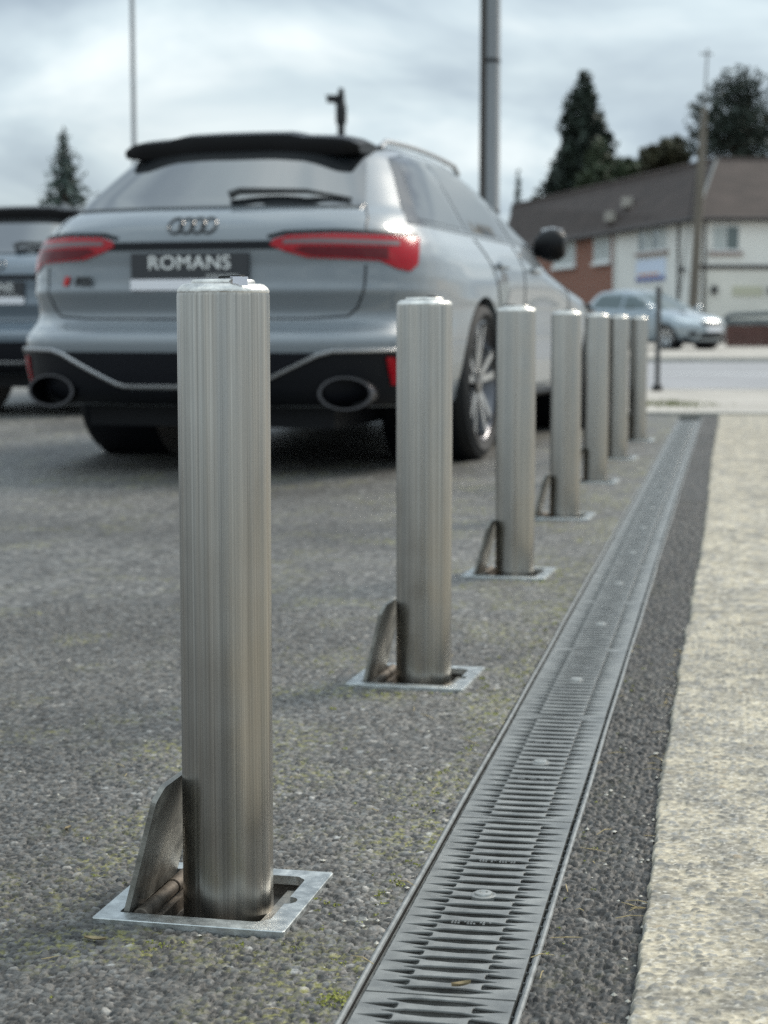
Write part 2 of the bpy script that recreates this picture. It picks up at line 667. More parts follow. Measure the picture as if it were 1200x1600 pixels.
def grid_sheet(name, s_arr, t_arr, fn, material, drop=None, parent=None):
    """Sheet over (s, t) with heights and stone colours from fn."""
    S, T = np.meshgrid(s_arr, t_arr)
    ns, ntt = len(s_arr), len(t_arr)
    S2, T2, Z, C = fn(S, T)
    X = D0.x + S2 * SV.x + T2 * TV.x
    Y = D0.y + S2 * SV.y + T2 * TV.y
    V = np.stack([X.ravel(), Y.ravel(), Z.ravel()], 1)
    i = np.arange((ntt - 1) * (ns - 1))
    r, c = i // (ns - 1), i % (ns - 1)
    a = r * ns + c
    F = np.stack([a, a + 1, a + ns + 1, a + ns], 1)
    if drop is not None:
        ctr = V[F].mean(1)
        F = F[~drop(ctr[:, 0], ctr[:, 1])]
    me = bpy.data.meshes.new(name)
    me.vertices.add(len(V))
    me.vertices.foreach_set('co', V.astype(np.float32).ravel())
    me.loops.add(F.size)
    me.loops.foreach_set('vertex_index', F.astype(np.int32).ravel())
    me.polygons.add(len(F))
    me.polygons.foreach_set('loop_start', np.arange(0, F.size, 4, dtype=np.int32))
    me.update(calc_edges=True)
    at = me.color_attributes.new('Col', 'FLOAT_COLOR', 'POINT')
    col = np.ones((len(V), 4), np.float32)
    col[:, :3] = C.reshape(-1, 3)
    at.data.foreach_set('color', col.ravel())
    me.shade_smooth()
    return link(name, me, material, parent)


def moss_mask(S, T):
    """Thin yellow-green growth, thicker beside the drain and in worn patches."""
    edge = np.exp(-np.abs(S + 0.11) / 0.05) * 0.75 + np.exp(-np.abs(S + 0.55) / 0.35) * 0.35
    n = fbm(S * 9, T * 7, 50, 4)
    n2 = fbm(S * 190, T * 190, 60, 3)
    return np.clip((n * 1.3 + edge * 0.42 - 0.72) * 3.0, 0, 1) * np.clip((n2 - 0.53) * 9, 0, 1)


def asphalt_fn(S, T, size=0.0090, amp=1.0, base=0.118, moss=1.0):
    """Rolled chippings: flat-topped angular stones of three sizes with open joints."""
    wob = 0.0022
    a = S + wob * (vnoise(S * 260, T * 260, 5) - 0.5)
    b = T + wob * (vnoise(S * 260, T * 260, 6) - 0.5)
    f1, f2, gx, gy = worley(a / size, b / size, 20)
    sm = size * 0.50
    g1, g2, hx, hy = worley(a / sm, b / sm, 30)
    rnd = hash2(gx, gy, 3)
    big = rnd > 0.26
    cx, cy = a / size - gx - 0.5, b / size - gy - 0.5
    dx, dy = a / sm - hx - 0.5, b / sm - hy - 0.5
    gap = np.clip((f2 - f1 - 0.03) / 0.20, 0, 1)
    gaps = np.clip((g2 - g1 - 0.03) / 0.26, 0, 1)
    zb = 0.0036 * (gap ** 0.45) * (0.40 + 0.75 * rnd) + 0.0042 * ((hash2(gx, gy, 11) - 0.5) * cx + (hash2(gx, gy, 12) - 0.5) * cy) * gap
    zs = 0.0024 * (gaps ** 0.5) * (0.2 + 0.9 * hash2(hx, hy, 4)) + 0.0020 * ((hash2(hx, hy, 13) - 0.5) * dx + (hash2(hx, hy, 14) - 0.5) * dy)
    z = np.where(big, zb, zs) + 0.0007 * vnoise(S * 600, T * 600, 8)
    z += 0.0040 * (fbm(S * 6, T * 6, 40) - 0.5)
    z = (z - 0.0034) * amp
    r2 = hash2(gx, gy, 7)
    r3 = hash2(hx, hy, 9)
    val = np.where(big, 0.42 + 1.12 * r2, 0.34 + 1.1 * r3)
    val = np.where(big & (r2 > 0.985), val * 1.7, val)
    val = np.where(~big & (r3 > 0.965), val * 2.0, val)
    val *= np.where(big, 0.28 + 0.72 * gap ** 0.6, 0.4 + 0.6 * gaps)      # colour darkens towards the joints between stones
    wear = 0.66 + 0.68 * fbm(S * 2.2, T * 1.6, 70)
    val = val * base * wear
    tint = 1 + 0.07 * (hash2(gx, gy, 15) - 0.5)
    C = np.stack([val * 1.035 * tint, val * 1.0, val * 0.935 / tint], -1)
    if moss:
        m = moss_mask(S, T)[..., None] * moss * 0.85 * np.where(big, 1 - 0.75 * gap, 0.9)[..., None]
        C = C * (1 - m) + np.array([0.235, 0.225, 0.075]) * m
        z = z + 0.0010 * m[..., 0]
    return S, T, z, C


def strip_fn(S, T):
    S2, T2, Z, C = asphalt_fn(S, T, size=0.0098, amp=1.2, base=0.048, moss=0.18)
    return S2, T2, Z, C


def slab_edge(T):
    return 0.010 * (fbm(T * 5, T * 0 + 1, 80) - 0.5) + 0.007 * (fbm(T * 70, T * 0 + 2, 84) - 0.5) - 0.004 * np.sin(T * 1.1)


def slab_fn(S, T):
    S2 = S.copy()
    S2[:, 0] += slab_edge(T[:, 0])
    S2[:, 1] += slab_edge(T[:, 1])
    for k in range(2, min(8, S.shape[1])):
        S2[:, k] += slab_edge(T[:, k]) * (1 - k / 8)
    size = 0.0120
    a = S2 + 0.003 * (vnoise(S2 * 160, T * 160, 5) - 0.5)
    b = T + 0.003 * (vnoise(S2 * 160, T * 160, 6) - 0.5)
    f1, f2, gx, gy = worley(a / size, b / size, 120)
    g1, g2, hx, hy = worley(a / 0.0052, b / 0.0052, 130)
    rnd = hash2(gx, gy, 3)
    gap = f2 - f1
    wornness = fbm(S2 * 5, T * 4, 140)
    stone = np.clip((gap - 0.16 - 0.25 * hash2(gx, gy, 4)) * 7, 0, 1) * (rnd < 0.22 + 0.66 * wornness)
    small = np.clip((g2 - g1 - 0.15) * 6, 0, 1) * (hash2(hx, hy, 5) < 0.5)
    z = 0.0016 * stone * (0.4 + hash2(gx, gy, 8)) + 0.0008 * small + 0.0018 * fbm(S2 * 60, T * 60, 150) + 0.004 * (fbm(S2 * 7, T * 7, 160) - 0.5)
    z = z + 0.008
    # broken, rounded lip along the edge
    z[:, 0] = -0.02
    z[:, 1] -= 0.003 + 0.004 * fbm(T[:, 1] * 60, T[:, 1] * 0, 170)
    n = fbm(S2 * 170, T * 170, 180, 3)
    cream = np.array([0.43, 0.382, 0.29])
    greyc = np.array([0.21, 0.195, 0.165])
    mixm = np.clip((fbm(S2 * 26, T * 26, 190) - 0.34) * 2.4, 0, 1)[..., None]
    C = cream * (1 - mixm) + greyc * mixm
    C = C * (0.35 + 1.3 * n[..., None])
    sv = (0.11 + 0.19 * hash2(gx, gy, 9))[..., None] * np.array([1.0, 0.99, 0.955])
    sv = np.where((hash2(gx, gy, 10) > 0.96)[..., None], np.array([0.31, 0.25, 0.175]), sv)
    sk = (0.95 * stone * (0.65 + 0.35 * n))[..., None]
    C = C * (1 - sk) + sv * sk
    kv = (0.10 + 0.55 * hash2(hx, hy, 11))[..., None] * np.array([1.0, 0.94, 0.82])
    ks = 0.7 * small[..., None] * (1 - sk)
    C = C * (1 - ks) + kv * ks
    return S2, T, z, C


def flat_sheet(name, quads, col, material):
    """Plain sheet from (s0, s1, t0, t1, z) rectangles, subdivided enough to hold colour variation."""
    obs = []
    for s0, s1, t0, t1, z in quads:
        def fn(S, T, z=z):
            v = 0.85 + 0.3 * fbm(S * 1.4, T * 1.0, 70)
            C = v[..., None] * np.array(col)
            return S, T, np.full(S.shape, z), C
        obs.append(grid_sheet(name, np.linspace(s0, s1, 40), np.linspace(t0, t1, 60), fn, material))
    return obs


DRAIN_HW = 0.0815
# open ground to the horizon
mb = MB()
mb.add([(-900, -900, -0.06), (900, -900, -0.06), (900, 1500, -0.06), (-900, 1500, -0.06)], [(0, 1, 2, 3)])
tag(mb.build('ground', 'ground_earth'), kind='structure')
# car park
cp = empty('car_park')
tag(cp, kind='structure')
g = grid_sheet('tarmac', np.arange(-0.86, -DRAIN_HW + 0.001, 0.0019), np.arange(-0.16, 0.95, 0.0019), asphalt_fn, 'asphalt', drop=in_frame, parent=cp)
g = grid_sheet('tarmac', np.arange(-1.25, -DRAIN_HW + 0.001, 0.0030), np.arange(0.9493, 2.302, 0.0033), asphalt_fn, 'asphalt', drop=in_frame, parent=cp)
g = grid_sheet('tarmac', np.linspace(-1.25, -DRAIN_HW, 160), np.arange(2.30, 5.005, 0.0075),
               lambda S, T: asphalt_fn(S, T, amp=0.9), 'asphalt', drop=in_frame, parent=cp)
g = grid_sheet('tarmac', np.linspace(-1.25, -DRAIN_HW, 94), np.arange(5.0, 11.2, 0.0125),
               lambda S, T: asphalt_fn(S, T, amp=0.8), 'asphalt', drop=in_frame, parent=cp)
grid_sheet('tarmac', np.linspace(-3.45, -1.25, 232), np.arange(1.0, 6.001, 0.0105), lambda S, T: asphalt_fn(S, T, amp=0.9), 'asphalt', parent=cp)
grid_sheet('tarmac', np.linspace(-7.25, -1.25, 301), np.arange(5.999, 13.01, 0.02), lambda S, T: asphalt_fn(S, T, amp=0.5), 'asphalt', parent=cp)
for o in flat_sheet('tarmac', [(-26, -7.25, -4, 26, -0.0012), (-7.25, -1.25, -4, 1.0, -0.0012), (-7.25, -3.45, 1.0, 6.0, -0.0012), (-7.25, -1.25, 13.0, 26, -0.0012), (-1.25, -DRAIN_HW, -4, -0.16, -0.0012), (-1.25, -0.86, -0.16, 0.95, -0.0012), (-1.25, -DRAIN_HW, 11.19, 13.5, -0.0012)],
                    (0.096, 0.093, 0.088), 'asphalt'):
    o.parent = cp
# tarmac strip between the drain and the slab
ts = empty('tarmac_strip')
tag(ts, kind='structure')
grid_sheet('tarmac', np.arange(DRAIN_HW, 0.196, 0.0020), np.arange(-0.42, 1.601, 0.0024), strip_fn, 'asphalt', parent=ts)
grid_sheet('tarmac', np.linspace(DRAIN_HW, 0.196, 36), np.arange(1.6, 5.002, 0.0036), strip_fn, 'asphalt', parent=ts)
grid_sheet('tarmac', np.linspace(DRAIN_HW, 0.196, 18), np.arange(5.0, 11.2, 0.007), strip_fn, 'asphalt', parent=ts)
# concrete slab
cs = empty('concrete_pavement')
tag(cs, kind='structure')
grid_sheet('slab', np.arange(0.176, 0.46, 0.0023), np.arange(-0.42, 2.2, 0.0023), slab_fn, 'concrete', parent=cs)
grid_sheet('slab', np.concatenate([np.arange(0.176, 0.3, 0.006), np.arange(0.3, 2.4, 0.014)]), np.arange(2.2, 11.2, 0.014), slab_fn, 'concrete', parent=cs)


def plain_slab(S, T):
    Z = np.full(S.shape, 0.009)
    C = (0.8 + 0.4 * fbm(S * 20, T * 20, 9))[..., None] * np.array([0.305, 0.28, 0.23])
    return S, T, Z, C


grid_sheet('slab', np.linspace(0.46, 2.4, 60), np.linspace(-4, 2.2, 100), plain_slab, 'concrete', parent=cs)
grid_sheet('slab', np.linspace(2.4, 9, 60), np.linspace(-4, 11.2, 100), plain_slab, 'concrete', parent=cs)

# kerb, footway, road beyond
kb = empty('flush_kerb')
tag(kb, kind='structure')
k0 = -0.9
for i in range(14):
    m_ = MB().box(k0 + i * 0.92, k0 + i * 0.92 + 0.912, 11.2, 11.42, -0.05, 0.022 + 0.002 * random.random(), M=MD)
    m_.build('kerb_stone', 'kerb_stone', kb)
fw = MB()
A, B_ = st(-0.9, 11.43), st(14, 11.43)
fw.add([(A.x, A.y, 0), (B_.x, B_.y, 0), (40, 17.4, 0), (2.2, 17.6, 0)], [(0, 1, 2, 3)])
tag(fw.build('footway', 'footway_tarmac'), kind='structure')
rk = empty('road_kerb')
tag(rk, kind='structure')
for i in range(30):
    x0 = -6 + i * 0.92
    MB().box(x0, x0 + 0.91, 17.62, 17.77, -0.08, 0.004 + 0.003 * random.random()).build('kerb_stone', 'kerb_stone', rk)
tag(MB().box(-80, 90, 17.78, 33.0, -0.12, -0.045).build('road', 'road_tarmac'), kind='structure')
rm = MB()
for i in range(14):
    x0 = -40 + i * 6.0
    rm.box(x0, x0 + 4, 25.0, 25.12, -0.06, -0.041)
rm.build('lane_marking', 'paint_white', bpy.data.objects['road'])
fk = empty('far_kerb')
tag(fk, kind='structure')
for i in range(22):
    x0 = -2 + i * 0.92
    MB().box(x0, x0 + 0.91, 33.0, 33.15, -0.08, 0.04).build('kerb_stone', 'kerb_stone', fk)
tag(MB().box(-80, 90, 33.16, 36.2, -0.1, 0.02).build('far_pavement', 'footway_tarmac'), kind='structure')
tag(MB().box(-80, 90, 36.2, 76, -0.1, 0.012).build('forecourt', 'footway_tarmac'), kind='structure')

# ------------------------------------------------------------------ drain channel and gratings
ch = empty('drain_channel', st(0, 0), -DANG)
tag(ch, 'long dark plastic drainage channel let into the tarmac beside the bollards', 'drain')
T0, T1 = -1.159, 10.95
u = MB()
u.add([(-0.079, T0, -0.004), (-0.079, T1, -0.004), (-0.066, T0, -0.11), (-0.066, T1, -0.11), (0.066, T0, -0.11), (0.066, T1, -0.11), (0.079, T0, -0.004), (0.079, T1, -0.004)],
      [(0, 1, 3, 2), (2, 3, 5, 4), (4, 5, 7, 6)])
u.build('trough', 'drain_dark', ch)
for sgn in (-1, 1):
    pts, n = [], 160
    for i in range(n + 1):
        t = T0 + (T1 - T0) * i / n
        pts.append((sgn * (0.0782 + 0.0006 * math.sin(t * 3.1) + 0.0004 * math.sin(t * 9)), t, 0.0000))
    MB().tube(pts, 0.0030, 8).build('edge_rail', 'drain_rail', ch, smooth=True)
    MB().box(sgn * 0.0745 - 0.002, sgn * 0.0745 + 0.002, T0, T1, -0.02, -0.007).build('seat_ledge', 'drain_plastic', ch)
MB().box(-0.082, 0.082, T1, T1 + 0.006, -0.1, 0.002).build('end_plate', 'drain_plastic', ch)

GL, PIT, NB = 0.617, 0.0279, 22


def grate_mesh():
    hl, hw = GL / 2 - 0.0012, 0.0705
    holes = []
    t00 = -PIT * (NB - 1) / 2
    for i in range(NB):
        t0 = t00 + i * PIT
        holes.append([(-0.047, -0.0006), (-0.026, -0.0074), (0.0, -0.0094), (0.026, -0.0074), (0.047, -0.0006), (0.047, 0.0006), (0.026, 0.0064), (0.0, 0.0076), (-0.026, 0.0064), (-0.047, 0.0006)])
        holes[-1] = [(x, y + t0) for x, y in holes[-1]]
        if i < NB - 1:
            t1 = t0 + PIT / 2
            for sg in (-1, 1):
                w = [(sg * 0.0688, t1), (sg * 0.0368, t1 - 0.0080), (sg * 0.0345, t1 - 0.005), (sg * 0.0345, t1 + 0.005), (sg * 0.0368, t1 + 0.0072)]
                if sg > 0:
                    w = w[::-1]
                holes.append(w)
    # the fixing screw takes the place of the middle slot gap
    outer = [(-hw, -hl), (hw, -hl), (hw, hl), (-hw, hl)]
    fix = []
    for h in holes:
        a = sum(h[i][0] * h[(i + 1) % len(h)][1] - h[(i + 1) % len(h)][0] * h[i][1] for i in range(len(h)))
        fix.append(h if a > 0 else h[::-1])
    return plate(outer, fix, -0.020, 0.0, cham=0.0, hole_cham=0.0006, under=0.0052)


gm = grate_mesh()
gr0 = None
ORD = ['nearest', 'second', 'third', 'fourth', 'fifth', 'sixth', 'seventh', 'eighth', 'ninth', 'tenth', 'eleventh', 'twelfth', 'thirteenth', 'fourteenth', 'fifteenth', 'sixteenth', 'seventeenth', 'eighteenth']
n_gr = 0
for k in range(-1, 18):
    tj = 0.075 + GL * k
    if tj + GL > T1 + 0.02:
        break
    c = st(0, tj + GL / 2, 0.0)
    if gr0 is None:
        gr0 = empty('drain_grating')
        gm.build('slotted_plate', 'drain_plastic', gr0)
        sc_ = MB().lathe([(0.0, 0.0025), (0.0028, 0.0025), (0.0034, 0.0008), (0.0040, 0.0008), (0.0048, 0.0030), (0.0092, 0.0026), (0.0100, 0.0008), (0.0100, -0.004)], 24)
        so = sc_.build('fixing_screw', 'screw_zinc', gr0, smooth=True)
        so.location = (0, 0, 0.0)
        MB().lathe([(0.0, 0.0014), (0.0031, 0.0014), (0.0031, 0.0012)], 6, cap0=False).build('hex_socket', 'drain_dark', so)
        pad = MB().lathe([(0.0, 0.0006), (0.0125, 0.0006), (0.0145, -0.0002), (0.0145, -0.02)], 24).build('screw_boss', 'drain_plastic', gr0)
        # worn moulded marks on the bars
        mk = MB()
        rr = random.Random(4)
        for row in (-4, 4):
            t_ = row * PIT + PIT * 0.5
            for col_ in range(13):
                x_ = -0.020 + col_ * 0.0033
                for dy_ in (-0.0024, 0.0024):
                    if rr.random() < 0.7:
                        mk.box(x_ - 0.001, x_ + 0.0012, t_ + dy_ - 0.0009, t_ + dy_ + 0.0009, -0.0006, 0.0006)
        tag(mk.build('moulded_marking', 'drain_rail', gr0), kind='stuff')
        g = gr0
    else:
        g = copy_tree(gr0)
    g.location = c
    g.location.z = -0.001 + 0.0008 * random.uniform(-1, 1)
    g.rotation_euler = (0, 0, -DANG + R(random.uniform(-0.12, 0.12)))
    w_ = ORD[n_gr]
    if n_gr == 0:
        lab = 'dark slotted drain grating cut off by the bottom edge of the picture'
    elif n_gr == 1:
        lab = 'nearest whole slotted drain grating, its bright screw sharp in front'
    else:
        lab = f'{w_} slotted drain grating along the channel, counted from the picture\'s bottom edge'
    tag(g, lab, 'grating', 'slotted gratings along the drain')
    n_gr += 1


# ------------------------------------------------------------------ bollards
def rounded(pts, r, n=5):
    out = []
    m = len(pts)
    for i in range(m):
        p, a, b = Vector(pts[i]), Vector(pts[i - 1]), Vector(pts[(i + 1) % m])
        da, db = (a - p).normalized(), (b - p).normalized()
        for k in range(n + 1):
            t = k / n
            q = (p + da * r) * (1 - t) ** 2 + p * 2 * t * (1 - t) + (p + db * r) * t ** 2
            out.append((q.x, q.y))
    return out


PR = 0.0487
CX = -0.013                                        # frame centre relative to the post


def make_bollard():
    root = empty('bollard')
    MB().lathe([(PR, -0.019), (PR, 0.650), (PR - 0.0006, 0.6535)], 96).build('post', 'post', root, smooth=True)
    cap = MB().lathe([(PR - 0.0006, 0.6535), (PR - 0.0002, 0.6555), (PR - 0.0022, 0.6590), (PR - 0.0060, 0.6622), (PR - 0.0085, 0.6630), (0.0, 0.6632)], 96).build('cap', 'cap_steel', root, smooth=True, angle=60)
    MB().lathe([(0.0335, 0.6633), (0.0335, 0.6650), (0.0318, 0.6672), (0.0, 0.6682)], 48).build('lock_cover', 'cap_steel', cap, smooth=True)
    fl = MB()
    fl.add([(0.000, -0.016, 0.6683), (0.024, -0.022, 0.6690), (0.027, -0.010, 0.6700), (0.002, -0.004, 0.6692), (0.000, -0.016, 0.6704), (0.024, -0.022, 0.6716), (0.027, -0.010, 0.6722), (0.002, -0.004, 0.6710)],
           [(0, 3, 2, 1), (4, 5, 6, 7), (0, 1, 5, 4), (1, 2, 6, 5), (2, 3, 7, 6), (3, 0, 4, 7)])
    fl.build('keyhole_flap', 'rubber', cap)
    # base frame with a finger notch
    o = FR
    outer = rounded([(CX - o, -o), (CX + o, -o), (CX + o, o), (CX - o, o)], 0.004, 3)
    i_ = 0.080
    xr = CX + i_
    hole = rounded([(CX - i_ - 0.002, -i_), (xr - 0.012, -i_), (xr, -i_ + 0.012), (xr, i_ - 0.010), (xr - 0.010, i_), (CX - i_ - 0.002, i_)], 0.003, 2)
    notch, nh = [], []
    for k in range(9):
        a = -math.pi / 2 + math.pi * k / 8
        notch.append((xr + 0.011 * math.cos(a), -0.004 + 0.012 * math.sin(a)))
    for j, p in enumerate(hole):
        nh.append(p)
        q = hole[(j + 1) % len(hole)]
        if abs(p[0] - xr) < 1e-4 and abs(q[0] - xr) < 1e-4 and p[1] < -0.02 and q[1] > 0.02:
            nh += notch
    fo = plate(outer, [nh], -0.0045, 0.0055, cham=0.0008, hole_cham=0.0).build('base_frame', 'galvanised', root)
    # recess under the lid
    rb = MB()
    c = FR - 0.012
    x0, x1 = CX - c, CX + c
    rb.add([(x0, -c, -0.004), (x1, -c, -0.004), (x1, c, -0.004), (x0, c, -0.004), (x0, -c, -0.021), (x1, -c, -0.021), (x1, c, -0.021), (x0, c, -0.021)],
           [(0, 1, 5, 4), (1, 2, 6, 5), (2, 3, 7, 6), (3, 0, 4, 7), (4, 5, 6, 7)])
    rb.build('recess_box', 'recess_dirt', root)
    MB().lathe([(PR + 0.001, -0.0205), (PR + 0.001, -0.017), (PR + 0.006, -0.017), (PR + 0.007, -0.0205)], 48).build('guide_ring', 'rusty_steel', root, smooth=True)
    MB().box(xr - 0.020, xr - 0.006, -0.07, 0.07, -0.0205, -0.008).build('rest_ledge', 'lid_steel', root)
    # hinged lid standing open against the post
    hx = CX - i_ + 0.004
    lw, ll, lt = 0.140, 0.156, 0.006
    pts = rounded([(0.0, -ll / 2), (lw - 0.012, -ll / 2), (lw, -ll / 2 + 0.020), (lw, ll / 2 - 0.020), (lw - 0.012, ll / 2), (0.0, ll / 2)], 0.004, 3)
    lid = plate(pts, [], -lt / 2, lt / 2, cham=0.0007).build('lid', 'lid_steel', root)
    lean = math.atan2(0.036, 0.135)
    lid.location = (hx, 0.0, 0.002)
    lid.rotation_euler = (0, -(math.pi / 2 - lean), 0)
    for k, (a, b) in enumerate(((-0.076, -0.030), (-0.028, 0.026), (0.028, 0.074))):
        Mh = Matrix.Translation((hx + 0.016, a, 0.001)) @ Matrix.Rotation(-math.pi / 2, 4, 'X')
        r_ = 0.0085 if k != 1 else 0.0078
        MB().lathe([(0.0, 0.0), (0.004, 0.0), (r_ - 0.001, 0.0), (r_, 0.001), (r_, b - a - 0.001), (r_ - 0.001, b - a), (0.0, b - a)], 20, M=Mh).build('hinge_knuckle', 'rusty_steel', root, smooth=True)
    MB().box(hx + 0.022, hx + 0.030, -0.077, 0.077, -0.02, -0.006).build('hinge_leaf', 'rusty_steel', root)
    MB().box(hx - 0.002, hx + 0.018, -0.05, -0.036, -0.004, 0.006, M=None).build('weld_tab', 'rusty_steel', root)
    return root


bol0 = make_bollard()
BL = ['nearest stainless steel bollard in sharp focus with a small silvery tag on its cap',
      'second stainless steel bollard from the camera, just right of the grey car\'s exhaust',
      'third stainless steel bollard from the camera, before the grey car\'s rear wheel',
      'fourth stainless steel bollard from the camera, in front of the grey car\'s doors',
      'fifth stainless steel bollard from the camera, at the nose of the grey car',
      'sixth stainless steel bollard from the camera, last but one of the row',
      'seventh and farthest stainless steel bollard of the row, near the drain\'s end']
for i, (bx, by) in enumerate(B_POS):
    b = bol0 if i == 0 else copy_tree(bol0)
    b.location = (bx, by, 0.0)
    b.rotation_euler = (0, 0, B_ANG + (R(random.uniform(-1.5, 1.5)) if i else 0))
    tag(b, BL[i], 'bollard', 'bollards along the drain')
    if i:
        # the streaks of each tube differ: turn the tube and its cap
        for c_ in b.children:
            if c_.name.startswith(('post', 'cap')):
                c_.rotation_euler = (0, 0, i * 1.9)
            if c_.name.startswith('lid'):
                c_.rotation_euler.y += R(random.uniform(-2, 1))
tg = MB().box(0.021, 0.037, -0.034, -0.0332, 0.6605, 0.6695)
tg.box(0.018, 0.030, -0.0331, -0.020, 0.6688, 0.6697)
tg.build('tag', 'tag_film', [c for c in bol0.children if c.name.startswith('cap')][0])


# ------------------------------------------------------------------ cars
def tab(pts, sm=0.012):
    xs = np.array([p[0] for p in pts], float)
    ys = np.array([p[1] for p in pts], float)

    def f(z):
        z = np.asarray(z, float)
        return sum(np.interp(z + sm * k, xs, ys) for k in (-1, -0.5, 0, 0.5, 1)) / 5
    return f


class CarShape:
    """Body as a stack of plan outlines: rear, side and front position at each height."""

    def __init__(self, yr, yf, w, zs, ax_r, ax_f, flare, pr=3.0, pf=2.4, Dr=0.75, Df=1.45, wheel_r=0.36, zax=None):
        self.yr, self.yf, self.w = tab(yr), tab(yf, 0.008), tab(w, 0.015)
        self.zs, self.ax_r, self.ax_f, self.flare = zs, ax_r, ax_f, flare
        self.pr, self.pf, self.Dr0, self.Df0 = pr, pf, Dr, Df
        self.wheel_r = wheel_r

    def D(self, z):
        L_ = self.yf(z) - self.yr(z)
        df = np.interp(z, [0.90, 1.02], [self.Df0, 0.55 * self.Df0])
        return np.minimum(self.Dr0, 0.42 * L_), np.minimum(df, 0.45 * L_)

    def width(self, y, z):
        w0 = self.w(z)
        fz = np.clip((z - 0.25) / 0.2, 0, 1) * np.clip((0.98 - z) / 0.25, 0, 1)
        b = np.exp(-((y - self.ax_r) / 0.46) ** 4) + np.exp(-((y - self.ax_f) / 0.46) ** 4)
        waist = -0.018 * np.exp(-((y - (self.ax_r + self.ax_f) / 2) / 0.9) ** 2) * np.clip((1.0 - z) / 0.3, 0, 1)
        return w0 + self.flare * fz * b + waist

    def outline(self, z, nr=26, ns=46, nf=22):
        Dr, Df = self.D(z)
        yr, yf = float(self.yr(z)), float(self.yf(z))
        pts = []
        for i in range(nr):
            ph = math.pi / 2 * i / nr
            pts.append((math.sin(ph) ** (2 / self.pr), yr + Dr * (1 - math.cos(ph) ** (2 / self.pr))))
        for i in range(ns):
            pts.append((1.0, yr + Dr + (yf - Df - yr - Dr) * i / ns))
        for i in range(nf + 1):
            ph = math.pi / 2 * (1 - i / nf)
            pts.append((max(0.0, math.sin(ph)) ** (2 / self.pf), yf - Df * (1 - max(0.0, math.cos(ph)) ** (2 / self.pf))))
        return [(float(fx * self.width(y, z)), float(y)) for fx, y in pts]

    def X(self, y, z):
        """Half width of the skin at (y, z)."""
        Dr, Df = self.D(z)
        yr, yf = self.yr(z), self.yf(z)
        a = np.clip((yr + Dr - y) / Dr, 0, 1)
        b = np.clip((y - (yf - Df)) / Df, 0, 1)
        return self.width(y, z) * (1 - a ** self.pr) ** (1 / self.pr) * (1 - b ** self.pf) ** (1 / self.pf)

    def rear(self, s, z, off=0.0):
        """Point at arc length s from the rear centre, pushed out by off."""
        return self._arc(s, z, off, False)

    def front(self, s, z, off=0.0):
        return self._arc(s, z, off, True)

    def _arc(self, s, z, off, rev):
        key = (round(z, 4), rev)
        if not hasattr(self, 'cache'):
            self.cache = {}
        if key not in self.cache:
            o = self.outline(z, 60, 30, 60)
            if rev:
                o = o[::-1]
            P = np.array(o)
            L_ = np.concatenate([[0], np.cumsum(np.hypot(*np.diff(P, axis=0).T))])
            self.cache[key] = (P, L_)
        P, L_ = self.cache[key]
        a = abs(s)
        x, y = np.interp(a, L_, P[:, 0]), np.interp(a, L_, P[:, 1])
        x2, y2 = np.interp(a + 0.01, L_, P[:, 0]), np.interp(a + 0.01, L_, P[:, 1])
        tx, ty = x2 - x, y2 - y
        l = math.hypot(tx, ty) or 1
        nx, ny = (ty / l, -tx / l)
        if rev:
            nx, ny = -nx, -ny
        return Vector(((x + nx * off) * (1 if s >= 0 else -1), y + ny * off, z))

    def body(self, name, m, parent, wells=True):
        rows = [self.outline(float(z)) for z in self.zs]
        n = len(rows[0])
        vs, fs = [], []
        ring = 2 * n - 2
        for z, o in zip(self.zs, rows):
            loop = o + [(-x, y) for x, y in reversed(o[1:-1])]
            vs += [(x, y, float(z)) for x, y in loop]
        for k in range(len(rows) - 1):
            for i in range(ring):
                j = (i + 1) % ring
                fs.append((k * ring + i, k * ring + j, (k + 1) * ring + j, (k + 1) * ring + i))
        fs.append(tuple(reversed(range(ring))))
        fs.append(tuple((len(rows) - 1) * ring + i for i in range(ring)))
        me = bpy.data.meshes.new(name)
        me.from_pydata(vs, [], fs)
        me.update()
        if wells:
            tmp = bpy.data.objects.new('tmp', me)
            COL.objects.link(tmp)
            cut = MB()
            for ay in (self.ax_r, self.ax_f):
                for sx in (-1, 1):
                    Mx = Matrix.Translation((sx * 0.55, ay, self.wheel_r + 0.005)) @ Matrix.Rotation(sx * math.pi / 2, 4, 'Y')
                    cut.lathe([(self.wheel_r + 0.025, 0.0), (self.wheel_r + 0.025, 0.6)], 56, M=Mx, cap0=True, cap1=True)
            co = cut.build('cut', None)
            mo = tmp.modifiers.new('b', 'BOOLEAN')
            mo.operation = 'DIFFERENCE'
            mo.object = co
            mo.solver = 'EXACT'
            dg = bpy.context.evaluated_depsgraph_get()
            dg.update()
            me2 = bpy.data.meshes.new_from_object(tmp.evaluated_get(dg))
            bpy.data.objects.remove(tmp)
            bpy.data.objects.remove(co)
            me = me2
            me.materials.clear()
        return link(name, me, m, parent, smooth=True, angle=32)

    def patch(self, name, poly, m, parent, fn, off=0.004, thick=0.01, step=0.05, smooth=True):
        """Thin shell over the region poly (u, z) of the skin; fn(u, z, off) gives its points."""
        us = [p[0] for p in poly]
        zs = [p[1] for p in poly]
        pts = []
        edges = []
        n = len(poly)
        ring = []
        for i in range(n):
            a, b = poly[i], poly[(i + 1) % n]
            k = max(1, int(math.hypot(a[0] - b[0], a[1] - b[1]) / step))
            for j in range(k):
                ring.append((a[0] + (b[0] - a[0]) * j / k, a[1] + (b[1] - a[1]) * j / k))
        pts = [Vector(p) for p in ring]
        edges = [(i, (i + 1) % len(ring)) for i in range(len(ring))]
        u_ = min(us) + step * 0.5
